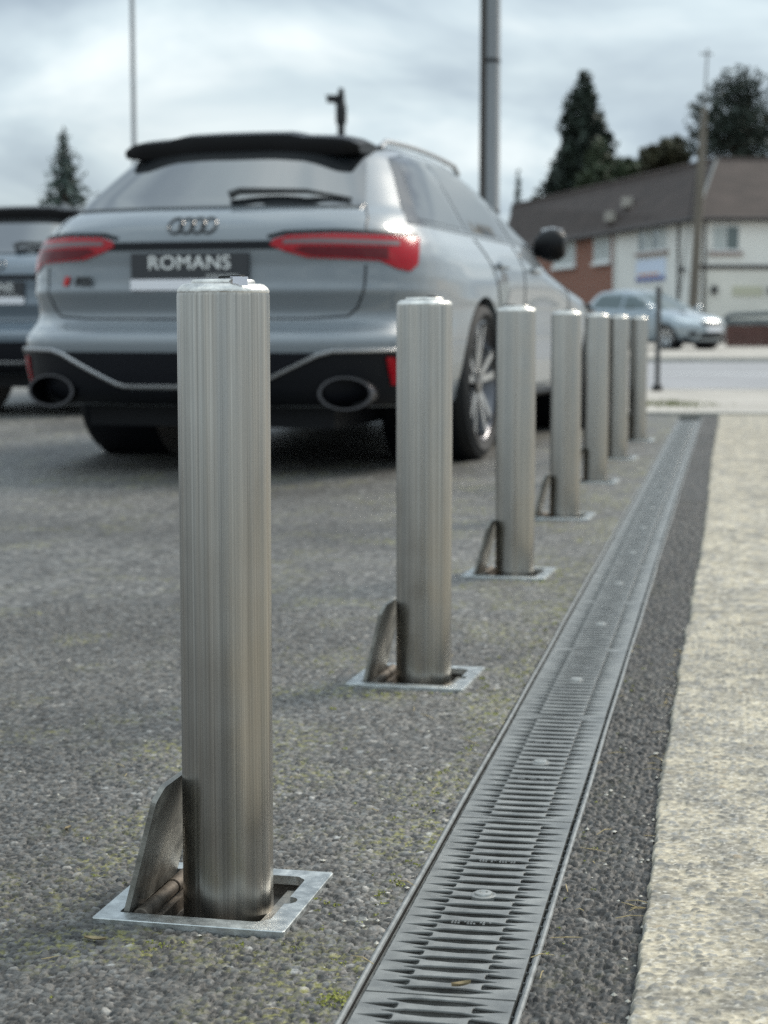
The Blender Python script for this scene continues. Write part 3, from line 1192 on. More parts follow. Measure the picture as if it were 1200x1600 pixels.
        while u_ < max(us):
            z_ = min(zs) + step * 0.3
            while z_ < max(zs):
                if inside(ring, u_, z_) and min(math.hypot(u_ - q[0], z_ - q[1]) for q in ring) > step * 0.35:
                    pts.append(Vector((u_, z_)))
                z_ += step * 0.6
            u_ += step
        V2, E2, F2, *_ = delaunay_2d_cdt(pts, edges, [], 0, 1e-6)
        keep = [tuple(f) for f in F2 if inside(ring, sum(V2[i][0] for i in f) / 3, sum(V2[i][1] for i in f) / 3)]
        mb = MB()
        top = [fn(v[0], v[1], off) for v in V2]
        low = [fn(v[0], v[1], off - thick) for v in V2]
        mb.add(top, keep)
        nt_ = len(V2)
        fs = []
        rr = list(range(len(ring)))
        for i in range(len(ring)):
            j = (i + 1) % len(ring)
            fs.append((j, i, nt_ + i, nt_ + j))
        mb.v += [tuple(p) for p in low]
        mb.f += fs
        o = mb.build(name, m, parent, smooth=smooth, angle=45)
        bm = bmesh.new()
        bm.from_mesh(o.data)
        bmesh.ops.recalc_face_normals(bm, faces=bm.faces)
        # face outward from the car
        ctr = Vector((0, 2.4, 0.7))
        tot = sum((f.normal.dot(f.calc_center_median() - ctr) * f.calc_area() for f in bm.faces), 0.0)
        if tot < 0:
            bmesh.ops.reverse_faces(bm, faces=bm.faces)
        bm.to_mesh(o.data)
        bm.free()
        return o

    def side(self, sx):
        def fn(y, z, off):
            return Vector((sx * (float(self.X(y, z)) + off), y, z))
        return fn

    def strip(self, name, path, wdt, m, parent, fn, off=0.003, rad=None):
        """Bead along a path on the skin."""
        pts = []
        for i in range(len(path) - 1):
            a, b = path[i], path[i + 1]
            k = max(2, int(math.hypot(a[0] - b[0], a[1] - b[1]) / 0.03))
            pts += [(a[0] + (b[0] - a[0]) * j / k, a[1] + (b[1] - a[1]) * j / k) for j in range(k)]
        pts.append(path[-1])
        return MB().tube([fn(p[0], p[1], off) for p in pts], wdt / 2, 6).build(name, m, parent, smooth=True)


def make_wheel(parent, x, y, r, width, sx, spokes=10, rim='rim_silver', mid=None):
    wz = empty('wheel', (x, y, r))
    wz.parent = parent
    Mw = Matrix.Rotation(math.pi / 2, 4, 'Y')
    h = width / 2
    rr = r * 0.765
    MB().lathe([(rr, -h * 0.82), (rr + 0.02, -h * 0.94), (r - 0.045, -h), (r - 0.012, -h * 0.88), (r, -h * 0.6), (r, h * 0.6), (r - 0.012, h * 0.88), (r - 0.045, h), (rr + 0.02, h * 0.94), (rr, h * 0.82)], 56, M=Mw).build('tyre', 'tyre', wz, smooth=True)
    MB().lathe([(rr - 0.002, -h * 0.85), (rr - 0.018, -h * 0.7), (rr - 0.035, 0.0), (rr - 0.018, h * 0.7), (rr + 0.006, h * 0.88), (rr - 0.004, h * 0.9)], 48, M=Mw).build('rim', 'chrome_dark', wz, smooth=True)
    MB().lathe([(0.0, h * 0.1), (r * 0.52, h * 0.1), (r * 0.52, -h * 0.1), (0.0, -h * 0.1)], 40, M=Mw).build('brake_disc', 'chrome_dark', wz)
    sp = MB()
    for k in range(spokes):
        a = 2 * math.pi * k / spokes
        Mr = Matrix.Rotation(a, 4, 'X')
        xo = sx * h * 0.70
        for tw in ((-0.17, 0.17) if spokes < 6 else (-0.10, 0.10)):
            vs = []
            for (rad, wd_, dx) in ((0.05, 0.016, 0.0), (rr - 0.012, 0.017, sx * 0.018)):
                cy = rad * math.sin(tw * (1 if rad < 0.1 else 1.25))
                cz = rad * math.cos(tw)
                for (ddx, ddy) in ((0, -wd_), (0, wd_), (-sx * 0.03, wd_), (-sx * 0.03, -wd_)):
                    vs.append(Mr @ Vector((xo + dx + ddx, cy + ddy, cz)))
            sp.add(vs, [(0, 1, 5, 4), (1, 2, 6, 5), (2, 3, 7, 6), (3, 0, 4, 7), (4, 5, 6, 7)])
    sp.build('spokes', rim, wz)
    MB().lathe([(0.0, sx * h * 0.78), (0.055, sx * h * 0.76), (0.06, sx * h * 0.6)], 24, M=Mw).build('hub_cap', 'gloss_black', wz, smooth=True)
    return wz


def estate_shape():
    zs = np.concatenate([np.linspace(0.285, 0.50, 9), np.linspace(0.52, 0.66, 14), np.linspace(0.68, 1.00, 26), np.linspace(1.015, 1.36, 26), np.linspace(1.37, 1.475, 14)])
    yr = [(0.2, 0.24), (0.285, 0.11), (0.33, 0.05), (0.42, 0.02), (0.52, 0.0), (0.565, 0.0), (0.595, 0.035), (0.62, 0.085), (0.645, 0.115), (0.675, 0.120), (0.72, 0.105), (0.765, 0.085),
          (0.785, 0.100), (0.86, 0.105), (0.93, 0.10), (0.97, 0.105), (1.03, 0.13), (1.085, 0.20), (1.11, 0.27), (1.25, 0.46), (1.36, 0.61), (1.40, 0.68), (1.43, 0.81), (1.455, 1.05), (1.475, 1.45)]
    yf = [(0.2, 4.82), (0.25, 4.90), (0.40, 4.97), (0.60, 4.98), (0.70, 4.93), (0.76, 4.80), (0.82, 4.45), (0.90, 3.95), (0.96, 3.60), (1.0, 3.42), (1.08, 3.22), (1.25, 2.85), (1.36, 2.62), (1.41, 2.46), (1.45, 2.22), (1.475, 1.9)]
    w = [(0.2, 0.86), (0.27, 0.905), (0.40, 0.925), (0.55, 0.935), (0.70, 0.93), (0.82, 0.935), (0.90, 0.925), (0.97, 0.895), (1.02, 0.860), (1.06, 0.835), (1.16, 0.775), (1.28, 0.70), (1.36, 0.64), (1.41, 0.59), (1.45, 0.50), (1.475, 0.36)]
    return CarShape(yr, yf, w, zs, 1.30, 4.10, 0.030)


def make_estate(name):
    cs_ = estate_shape()
    root = empty(name)
    RE, SR, SL = cs_.rear, cs_.side(1), cs_.side(-1)
    cs_.body('body', 'paint_nardo', root)
    MB().box(-0.56, 0.56, 0.30, 4.6, 0.19, 0.32).build('underbody', 'satin_black', root)
    for ay in (1.30, 4.10):
        for sx in (-1, 1):
            Mx = Matrix.Translation((sx * 0.56, ay, 0.365)) @ Matrix.Rotation(sx * math.pi / 2, 4, 'Y')
            MB().lathe([(0.0, 0.0), (0.380, 0.0), (0.384, 0.02), (0.384, 0.345)], 48, M=Mx).build('wheel_arch_liner', 'satin_black', root)
            make_wheel(root, sx * 0.822, ay, 0.36, 0.285, sx, spokes=5)
    # rear screen and spoiler
    gl = [(-0.675, 1.106), (0.675, 1.106), (0.685, 1.12), (0.595, 1.375), (0.58, 1.388), (-0.58, 1.388), (-0.595, 1.375), (-0.685, 1.12)]

    def rear_n(s, z, off):
        p = RE(s, z, 0)
        q = RE(s, z + 0.02, 0)
        d = (q - p).normalized()
        nrm = Vector((0, -d.z, d.y)).normalized()
        side = RE(s + 0.01 * (1 if s >= 0 else -1), z, 0) - p
        nrm = nrm - side.normalized() * nrm.dot(side.normalized())
        return p + nrm.normalized() * off
    cs_.patch('rear_window', gl, 'tint_glass', root, rear_n, off=0.009, thick=0.014, step=0.035)
    wp = MB().tube([rear_n(0.10, 1.135, 0.03), rear_n(0.14, 1.150, 0.035), rear_n(0.42, 1.150, 0.03), rear_n(0.62, 1.128, 0.018)], [0.018, 0.015, 0.010, 0.006], 8)
    wp.build('rear_wiper', 'gloss_black', root, smooth=True)
    # spoiler: a lofted wing over the top of the screen with a raised centre part
    spm = MB()
    secs = []
    n = 33
    for i in range(n):
        x = -0.55 + 1.10 * i / (n - 1)
        a = abs(x)
        end = max(0.0, (a - 0.44) / 0.125)
        step_ = 0.012 * min(1.0, max(0.0, (0.30 - a) / 0.04))
        zt = 1.446 - 0.020 * (a / 0.6) ** 2 + step_ - 0.034 * end ** 3
        ytr = 0.60 + 0.05 * (a / 0.6) ** 2 + 0.04 * end ** 2
        zr = zt - 0.008
        th = zr - (1.350 + 0.010 * min(1.0, max(0.0, (0.20 - a) / 0.03)) + 0.014 * end ** 2)
        secs.append([(x, 1.0, zt - 0.004), (x, 0.85, zt + 0.010), (x, ytr + 0.10, zt + 0.006), (x, ytr, zr - 0.006), (x, ytr - 0.004, zr - 0.020), (x, ytr + 0.015, zr - th), (x, ytr + 0.16, zr - th + 0.006), (x, 1.0, zt - 0.08)])
    k = len(secs[0])
    spm.v = [p for s in secs for p in s]
    for i in range(n - 1):
        for j in range(k):
            j2 = (j + 1) % k
            spm.f.append((i * k + j, i * k + j2, (i + 1) * k + j2, (i + 1) * k + j))
    spm.f.append(tuple(range(k)))
    spm.f.append(tuple((n - 1) * k + j for j in reversed(range(k))))
    spm.build('roof_spoiler', 'spoiler_black', root, smooth=True, angle=50)
    fin = MB()
    fin.add([(-0.02, 1.35, 1.46), (0.02, 1.35, 1.46), (0.0, 1.33, 1.535), (0.0, 1.43, 1.52), (-0.022, 1.60, 1.465), (0.022, 1.60, 1.465)], [(0, 2, 3, 4), (1, 5, 3, 2), (0, 1, 2), (4, 3, 5)])
    fin.build('aerial_fin', 'gloss_black', root)
    for sx in (-1, 1):
        pts = []
        for i in range(17):
            t = i / 16
            y = 0.98 + 1.42 * t
            z = 1.455 - 0.022 * (2 * t - 0.9) ** 2 - (0.03 if i in (0, 16) else 0)
            pts.append((sx * (0.548 - 0.015 * t), y, z))
        MB().tube(pts, 0.013, 8).build('roof_rail', 'trim_silver', root, smooth=True)
    # black band between the lamps, lamps, badges
    cs_.patch('lamp_band', [(-0.40, 0.928), (0.40, 0.928), (0.40, 0.962), (-0.40, 0.962)], 'satin_black', root, RE, off=0.004)
    for sx in (-1, 1):
        def P(pts):
            q = [(sx * a, b) for a, b in pts]
            return q if sx > 0 else q[::-1]
        lamp = cs_.patch('tail_lamp', P([(0.345, 0.945), (0.40, 0.922), (0.50, 0.893), (0.80, 0.882), (0.88, 0.852), (0.95, 0.842), (1.00, 0.872), (1.04, 0.985), (0.60, 0.992), (0.42, 0.985), (0.36, 0.968)]), 'lamp_red', root, RE, off=0.007, thick=0.02)
        cs_.patch('lamp_bar', P([(0.40, 0.950), (0.55, 0.951), (0.90, 0.946), (0.90, 0.966), (0.55, 0.972), (0.40, 0.966)]), 'lamp_smoke', lamp, RE, off=0.009, thick=0.004)
        cs_.patch('lamp_lower_lens', P([(0.44, 0.924), (0.52, 0.900), (0.84, 0.888), (0.84, 0.938), (0.48, 0.940)]), 'lamp_red_dark', lamp, RE, off=0.009, thick=0.004)
        cs_.patch('lamp_top_line', P([(0.34, 0.972), (0.42, 0.990), (0.60, 0.998), (1.03, 0.992), (1.03, 1.004), (0.60, 1.011), (0.40, 1.004), (0.33, 0.985)]), 'satin_black', lamp, RE, off=0.005, thick=0.004)  # black line along the top edge of the lamp
        # tailgate joint
        cs_.strip('tailgate_joint', P([(0.74, 0.865), (0.735, 0.76), (0.70, 0.69), (0.66, 0.656), (0.5, 0.646), (0.0, 0.644)]), 0.010, 'satin_black', root, RE, off=-0.001)
        cs_.strip('tailgate_joint', P([(0.74, 0.998), (0.735, 1.06), (0.69, 1.12)]), 0.009, 'satin_black', root, RE, off=-0.001)
        # lower bumper: black outer intake, exhaust, reflector
        cs_.patch('intake_panel', P([(0.30, 0.368), (0.57, 0.497), (0.66, 0.512), (0.94, 0.512), (1.08, 0.47), (1.20, 0.42), (1.22, 0.289), (0.25, 0.289), (0.25, 0.368)]), 'satin_black', root, RE, off=0.006)
        cs_.strip('bumper_trim', P([(0.0, 0.366), (0.27, 0.366), (0.31, 0.376), (0.57, 0.498), (0.63, 0.514), (0.94, 0.518), (1.02, 0.495), (1.06, 0.44)]), 0.017, 'trim_silver', root, RE, off=0.011)
        cs_.patch('reflector', P([(0.875, 0.375), (0.915, 0.375), (0.90, 0.488), (0.858, 0.49)]), 'lamp_red', root, RE, off=0.016)
        ex = RE(sx * 0.645 + 0.02, 0.345)
        ey = ex.y
        Me = Matrix.Translation((ex.x, ey + 0.16, 0.345)) @ Matrix.Rotation(R(sx * 6), 4, 'Z') @ Matrix.Rotation(math.pi / 2, 4, 'X')
        e = MB().lathe([(0.098, 0.0), (0.104, 0.20), (0.108, 0.212), (0.122, 0.212), (0.126, 0.20), (0.122, 0.0)], 40, M=Me, sx=0.93, sy=0.56).build('exhaust_pipe', 'chrome_dark', root, smooth=True)
        MB().lathe([(0.104, 0.10), (0.0, 0.10)], 40, M=Me, sx=0.93, sy=0.56).build('pipe_inside', 'rubber', e)
    cs_.patch('bumper_mesh', [(-0.27, 0.37), (0.27, 0.37), (0.31, 0.38), (0.545, 0.494), (0.56, 0.508), (-0.56, 0.508), (-0.545, 0.494), (-0.31, 0.38)], 'mesh_black', root, RE, off=0.004)
    cs_.patch('diffuser', [(-0.42, 0.288), (0.42, 0.288), (0.42, 0.352), (-0.42, 0.352)], 'satin_black', root, RE, off=0.008)
    cs_.strip('bumper_joint', [(-0.95, 0.60), (0.95, 0.60)], 0.003, 'satin_black', root, RE, off=-0.0022)
    # four linked rings
    rg = MB()
    for i in range(4):
        cx = (i - 1.5) * 0.049
        pts = []
        for k in range(33):
            a = 2 * math.pi * k / 32
            pts.append(RE(cx + 0.031 * math.cos(a), 1.030 + 0.031 * math.sin(a), 0.006))
        rg.tube(pts, 0.0052, 6, cap=False)
    rg.build('ring_emblem', 'gloss_black', root, smooth=True)
    # plate holder with the dealer's plate
    py = min(RE(0.0, 0.79).y, RE(0.27, 0.79).y, RE(0, 0.9).y) - 0.006
    pl = MB().box(-0.26, 0.26, py - 0.006, py + 0.03, 0.775, 0.915).build('number_plate', 'plate_grey', root)
    MB().box(-0.262, 0.262, py - 0.0085, py - 0.0062, 0.764, 0.808).build('plate_strip', 'plate_white', pl)
    Mt = Matrix.Translation((0.0, py - 0.0075, 0.850)) @ Matrix.Rotation(math.pi / 2, 4, 'X')
    text_mesh('plate_lettering', 'ROMANS', 0.078, 0.0008, 'letter_white', pl, Mt, sx=1.12, space=1.05, bold=0.0008)
    Mt = Matrix.Translation((0.15, py - 0.0075, 0.814)) @ Matrix.Rotation(math.pi / 2, 4, 'X')
    text_mesh('plate_small_lettering', 'INTERNATIONAL', 0.019, 0.0008, 'letter_white', pl, Mt, sx=1.0)
    # RS 6 badge at the left of the tailgate
    bp = RE(-0.60, 0.80)
    dd = (RE(-0.52, 0.80) - RE(-0.64, 0.80))
    Mb = Matrix.Translation(bp + Vector((0, -0.006, 0))) @ Matrix.Rotation(math.atan2(dd.y, dd.x), 4, 'Z') @ Matrix.Rotation(math.pi / 2, 4, 'X')
    bd = text_mesh('model_badge', 'RS6', 0.050, 0.003, 'gloss_black', root, Mb @ Matrix.Translation((0.092, -0.012, 0)), sx=1.25, shear=0.25, bold=0.0015)
    rb_ = MB()
    rb_.add([Mb @ Vector(p) for p in ((-0.022, -0.014, 0), (0.006, -0.014, 0), (0.020, 0.024, 0), (-0.008, 0.024, 0), (-0.022, -0.014, 0.004), (0.006, -0.014, 0.004), (0.020, 0.024, 0.004), (-0.008, 0.024, 0.004))],
            [(4, 5, 6, 7), (0, 1, 5, 4), (1, 2, 6, 5), (2, 3, 7, 6), (3, 0, 4, 7)])
    rb_.build('badge_rhomb', 'badge_red', bd)
    # side glass, mirrors, handles, joints
    for sx, S in ((1, SR), (-1, SL)):
        def T(p):
            return p if sx > 0 else p[::-1]
        cs_.patch('window_surround', T([(0.52, 1.045), (3.42, 1.015), (3.44, 1.03), (3.25, 1.085), (2.86, 1.28), (2.55, 1.385), (2.2, 1.402), (1.1, 1.385), (0.92, 1.355)]), 'gloss_black', root, S, off=0.0035, thick=0.006, step=0.08)
        for poly in ([(0.66, 1.07), (1.30, 1.06), (1.36, 1.368), (1.08, 1.358), (0.97, 1.335)],
                     [(1.38, 1.058), (2.16, 1.05), (2.14, 1.385), (1.44, 1.37)],
                     [(2.26, 1.05), (3.20, 1.04), (3.22, 1.06), (2.84, 1.262), (2.56, 1.362), (2.22, 1.383)]):
            cs_.patch('side_window', T(poly), 'tint_glass', root, S, off=0.006, thick=0.005, step=0.08)
        for path in ([(1.46, 1.02), (1.58, 0.80), (1.70, 0.62), (1.78, 0.32)], [(2.24, 1.02), (2.30, 0.7), (2.30, 0.32)], [(3.34, 0.99), (3.42, 0.7), (3.40, 0.32)], [(1.62, 0.31), (3.44, 0.31)]):
            cs_.strip('door_joint', path, 0.010, 'satin_black', root, S, off=-0.001)
        cs_.strip('side_skirt', [(1.62, 0.27), (3.6, 0.27)], 0.05, 'satin_black', root, S, off=0.0)
        for hy in (1.62, 2.42):
            cs_.strip('door_handle', [(hy, 0.905), (hy + 0.21, 0.90)], 0.026, 'paint_nardo', root, S, off=0.016)
        mr = MB()
        bx_ = sx * 0.865
        prof = [(0.0, 0.02, 0.03), (0.03, 0.065, 0.075), (0.08, 0.085, 0.092), (0.13, 0.080, 0.088), (0.165, 0.055, 0.06), (0.175, 0.01, 0.01)]
        vs, fs = [], []
        nn = 20
        for dx, ry, rz_ in prof:
            for q in range(nn):
                a = 2 * math.pi * q / nn
                vs.append((bx_ + sx * (dx - 0.05), 2.98 + 0.04 * (dx > 0) + ry * math.cos(a), 1.055 + rz_ * math.sin(a)))
        for q in range(len(prof) - 1):
            for r_ in range(nn):
                r2 = (r_ + 1) % nn
                fs.append((q * nn + r_, q * nn + r2, (q + 1) * nn + r2, (q + 1) * nn + r_))
        fs.append(tuple((len(prof) - 1) * nn + r_ for r_ in range(nn)))
        mr.add(vs, fs)
        mo = mr.build('door_mirror', 'spoiler_black', root, smooth=True)
        MB().tube([(sx * 0.74, 3.03, 1.00), (sx * 0.88, 3.0, 1.03)], 0.03, 8).build('mirror_stalk', 'spoiler_black', mo)
        MB().tube([(sx * 0.845, 3.05, 1.135), (sx * 0.90, 3.05, 1.145), (sx * 0.96, 3.04, 1.13)], 0.012, 8).build('mirror_top', 'trim_silver', mo)
        cs_.patch('headlamp', [(sx * a, b) for a, b in ([(0.52, 0.66), (0.95, 0.69), (1.15, 0.74), (1.10, 0.755), (0.75, 0.74), (0.5, 0.70)] if sx > 0 else [(0.5, 0.70), (0.75, 0.74), (1.10, 0.755), (1.15, 0.74), (0.95, 0.69), (0.52, 0.66)])], 'lamp_clear', root, cs_.front, off=0.006)
    cs_.patch('grille', [(-0.48, 0.33), (0.48, 0.33), (0.55, 0.60), (0.45, 0.70), (-0.45, 0.70), (-0.55, 0.60)], 'mesh_black', root, cs_.front, off=0.006)

    def wind(s, z, off):
        p = cs_.front(s, z, 0)
        return p + Vector((0, 0.5, 0.85)).normalized() * off
    cs_.patch('windscreen', [(-0.68, 1.03), (0.68, 1.03), (0.58, 1.36), (0.50, 1.405), (-0.50, 1.405), (-0.58, 1.36)], 'clear_glass', root, wind, off=0.004, step=0.08)
    return root


car1 = make_estate('parked_car')
car1.location = (-0.828, 7.48, 0)
car1.rotation_euler = (0, 0, -R(17.0))
tag(car1, 'pale grey sports estate car with black roof spoiler parked behind the bollards', 'car')
car2 = copy_tree(car1)
car2.location = (-2.72, 12.45, 0)
car2.rotation_euler = (0, 0, -R(14))
tag(car2, 'darker blue grey estate car half out of frame at the left edge', 'car')


def repaint(o, a, b):
    for c_ in o.children:
        if c_.type == 'MESH' and c_.data.materials and c_.data.materials[0] == MATS[a]:
            c_.material_slots[0].link = 'OBJECT'
            c_.material_slots[0].material = MATS[b]
        repaint(c_, a, b)


repaint(car2, 'paint_nardo', 'paint_pale_blue')


def make_hatch(name):
    zs = np.concatenate([np.linspace(0.22, 0.95, 26), np.linspace(0.97, 1.44, 22), np.linspace(1.45, 1.52, 8)])
    yr = [(0.2, 0.15), (0.3, 0.04), (0.5, 0.0), (0.7, 0.03), (0.95, 0.10), (1.05, 0.18), (1.35, 0.42), (1.46, 0.58), (1.50, 0.95), (1.52, 1.3)]
    yf = [(0.2, 4.08), (0.4, 4.18), (0.6, 4.18), (0.74, 4.08), (0.84, 3.85), (0.94, 3.38), (0.99, 3.12), (1.1, 2.9), (1.3, 2.5), (1.44, 2.15), (1.50, 1.85), (1.52, 1.6)]
    w = [(0.2, 0.78), (0.3, 0.84), (0.55, 0.875), (0.8, 0.87), (0.95, 0.83), (1.02, 0.79), (1.2, 0.70), (1.4, 0.60), (1.48, 0.50), (1.52, 0.35)]
    cs_ = CarShape(yr, yf, w, zs, 0.75, 3.32, 0.02, Dr=0.6, Df=0.9, wheel_r=0.315)
    root = empty(name)
    FN, SR, SL = cs_.front, cs_.side(1), cs_.side(-1)
    cs_.body('body', 'paint_silver_blue', root)
    MB().box(-0.72, 0.72, 0.3, 3.9, 0.15, 0.28).build('underbody', 'satin_black', root)
    for ay in (0.75, 3.32):
        for sx in (-1, 1):
            Mx = Matrix.Translation((sx * 0.50, ay, 0.32)) @ Matrix.Rotation(sx * math.pi / 2, 4, 'Y')
            MB().lathe([(0.0, 0.0), (0.342, 0.0), (0.346, 0.02), (0.346, 0.31)], 40, M=Mx).build('wheel_arch_liner', 'satin_black', root)
            make_wheel(root, sx * 0.745, ay, 0.315, 0.205, sx, spokes=7)
    for sx, S in ((1, SR), (-1, SL)):
        def T(p):
            return p if sx > 0 else p[::-1]
        for poly in ([(0.62, 1.05), (1.68, 1.02), (1.68, 1.42), (1.1, 1.42), (0.8, 1.35)], [(1.76, 1.02), (2.98, 1.01), (2.6, 1.22), (2.25, 1.38), (1.76, 1.42)]):
            cs_.patch('side_window', T(poly), 'clear_glass', root, S, off=0.005, thick=0.006, step=0.1)
        cs_.strip('door_joint', [(1.72, 0.99), (1.74, 0.35)], 0.008, 'satin_black', root, S, off=-0.001)
        cs_.strip('door_handle', [(1.45, 0.88), (1.62, 0.88)], 0.024, 'paint_silver_blue', root, S, off=0.012)
        MB().lathe([(0.0, -0.1), (0.06, -0.08), (0.075, 0.0), (0.06, 0.07), (0.0, 0.09)], 14, M=Matrix.Translation((sx * 0.93, 2.82, 1.05)) @ Matrix.Rotation(math.pi / 2, 4, 'Y')).build('door_mirror', 'paint_silver_blue', root, smooth=True)
        q = [(0.42, 0.62), (0.80, 0.66), (1.02, 0.76), (0.95, 0.80), (0.62, 0.76), (0.42, 0.69)]
        cs_.patch('headlamp', [(sx * a, b) for a, b in (q if sx > 0 else q[::-1])], 'lamp_clear', root, FN, off=0.008, step=0.04)
        q = [(0.52, 0.33), (0.74, 0.34), (0.74, 0.45), (0.52, 0.44)]
        cs_.patch('fog_lamp_recess', [(sx * a, b) for a, b in (q if sx > 0 else q[::-1])], 'satin_black', root, FN, off=0.006)
    cs_.patch('grille', [(-0.36, 0.60), (0.36, 0.60), (0.40, 0.70), (-0.40, 0.70)], 'satin_black', root, FN, off=0.006)
    cs_.patch('lower_grille', [(-0.46, 0.28), (0.46, 0.28), (0.40, 0.42), (-0.40, 0.42)], 'satin_black', root, FN, off=0.006)
    cs_.patch('number_plate', [(-0.26, 0.45), (0.26, 0.45), (0.26, 0.56), (-0.26, 0.56)], 'plate_white', root, FN, off=0.012)

    def wind(s, z, off):
        return cs_.front(s, z, 0) + Vector((0, 0.5, 0.85)).normalized() * off
    cs_.patch('windscreen', [(-0.64, 1.0), (0.64, 1.0), (0.54, 1.40), (0.46, 1.46), (-0.46, 1.46), (-0.54, 1.40)], 'clear_glass', root, wind, off=0.005, step=0.1)
    return root


car3 = make_hatch('parked_hatchback')
car3.rotation_euler = (0, 0, -R(141))
car3.location = (ground_at(928, 48.9), 48.9, 0.012)
tag(car3, 'silver blue hatchback parked across the road before the white house', 'car')


# ------------------------------------------------------------------ street furniture
def pole(name, loc, prof, m, label, cat, lean=(0, 0)):
    r = empty(name, loc)
    r.rotation_euler = (lean[1], lean[0], 0)
    MB().lathe(prof, 20, cap1=True).build('shaft', m, r, smooth=True)
    tag(r, label, cat)
    return r


p1 = pole('steel_column', (ground_at(766, 16.2), 16.2, -0.01), [(0.11, 0), (0.11, 1.0), (0.072, 1.05), (0.066, 6.2), (0.05, 7.5)], 'galv_pole',
          'tall grey steel column rising behind the grey estate car', 'pole')
MB().tube([(-0.078, -0.01, 0.9), (-0.074, -0.01, 3.5), (-0.072, -0.01, 6.0), (-0.05, 0.0, 6.4)], 0.032, 10).build('dark_side_tube', 'tube_brown', p1, smooth=True)  # dark brown tube up the left side of the column
for z in (1.6, 2.9, 4.2):
    MB().lathe([(0.071, z), (0.074, z + 0.005), (0.074, z + 0.03), (0.071, z + 0.035)], 20).build('strap', 'dark_iron', p1)
p2 = pole('lamp_column', (ground_at(214, 40), 40, -0.06), [(0.085, 0), (0.085, 1.2), (0.058, 1.25), (0.045, 9.5)], 'pole_grey',
          'thin pale lamp column standing behind the grey car at the left', 'lamp post')
MB().tube([(0, 0, 9.4), (0.1, 0, 9.8), (0.9, 0, 9.95)], 0.03, 8).build('arm', 'pole_grey', p2)
MB().box(0.8, 1.35, -0.12, 0.12, 9.9, 10.0).build('lantern', 'pole_grey', p2)
p3 = pole('camera_post', (ground_at(534, 22), 22, -0.01), [(0.06, 0), (0.06, 1.0), (0.045, 1.02), (0.045, 3.32), (0.03, 3.42)], 'dark_iron',
          'dark security camera on a slim post above the grey car\'s roof', 'camera post')
MB().tube([(0, 0, 3.16), (-0.05, -0.02, 3.24), (-0.09, -0.02, 3.27)], 0.02, 8).build('bracket', 'dark_iron', p3)
hm = MB().box(-0.17, -0.03, -0.06, 0.05, 3.255, 3.325, M=Matrix.Rotation(R(0), 4, 'Y'))
hm.box(-0.185, -0.03, -0.07, 0.06, 3.326, 3.335)
hm.build('camera_housing', 'dark_iron', p3)
MB().lathe([(0.058, 3.0), (0.066, 3.05), (0.066, 3.2), (0.05, 3.26), (0.0, 3.28)], 16).build('junction_box', 'dark_iron', p3)
p4 = pole('telegraph_pole', (ground_at(1080, 58), 58, 0.0), [(0.16, 0), (0.13, 5.5), (0.10, 7.4)], 'timber_pole',
          'leaning timber utility pole in front of the white house', 'pole', lean=(R(2.2), 0))
MB().lathe([(0.035, 7.4), (0.03, 9.2)], 10, cap1=True).build('aerial_rod', 'pole_grey', p4)
MB().box(-0.22, 0.16, -0.03, 0.03, 9.0, 9.06).build('rod_crosspiece', 'pole_grey', p4)
MB().tube([(-0.55, 0.2, 0.0), (-0.05, 0.02, 6.4)], 0.02, 6).build('stay_wire', 'dark_iron', p4)
p5 = empty('marker_post', (ground_at(1027, 17.3), 17.3, 0.0))
MB().lathe([(0.025, 0), (0.025, 0.93), (0.031, 0.94), (0.031, 0.965), (0.02, 0.985), (0.0, 0.99)], 16).build('shaft', 'post_grey', p5, smooth=True)
MB().lathe([(0.05, 0), (0.05, 0.05), (0.036, 0.06)], 16).build('foot_collar', 'dark_iron', p5)
tag(p5, 'slim dark iron post at the roadside just right of the last bollard', 'post')

# boarded fence at the right edge
fe = empty('boarded_fence', (ground_at(1134, 50.5), 50.5, 0.0))
tag(fe, 'low red brown boarded fence with dark capping at the right edge', 'fence')
for i in range(20):
    MB().box(i * 0.155, i * 0.155 + 0.148, 0.0, 0.02 + 0.008 * (i % 2), 0.03, 0.62 + 0.01 * random.random()).build('board', 'fence_brown', fe)
MB().box(-0.05, 3.2, -0.05, 0.09, 0.63, 0.78).build('capping', 'fence_cap', fe)
MB().tube([(-0.05, 0.02, 0.80), (0.15, 0.02, 0.90), (1.2, 0.02, 0.94), (3.2, 0.02, 0.93)], 0.07, 10).build('top_roll', 'fence_cap', fe)


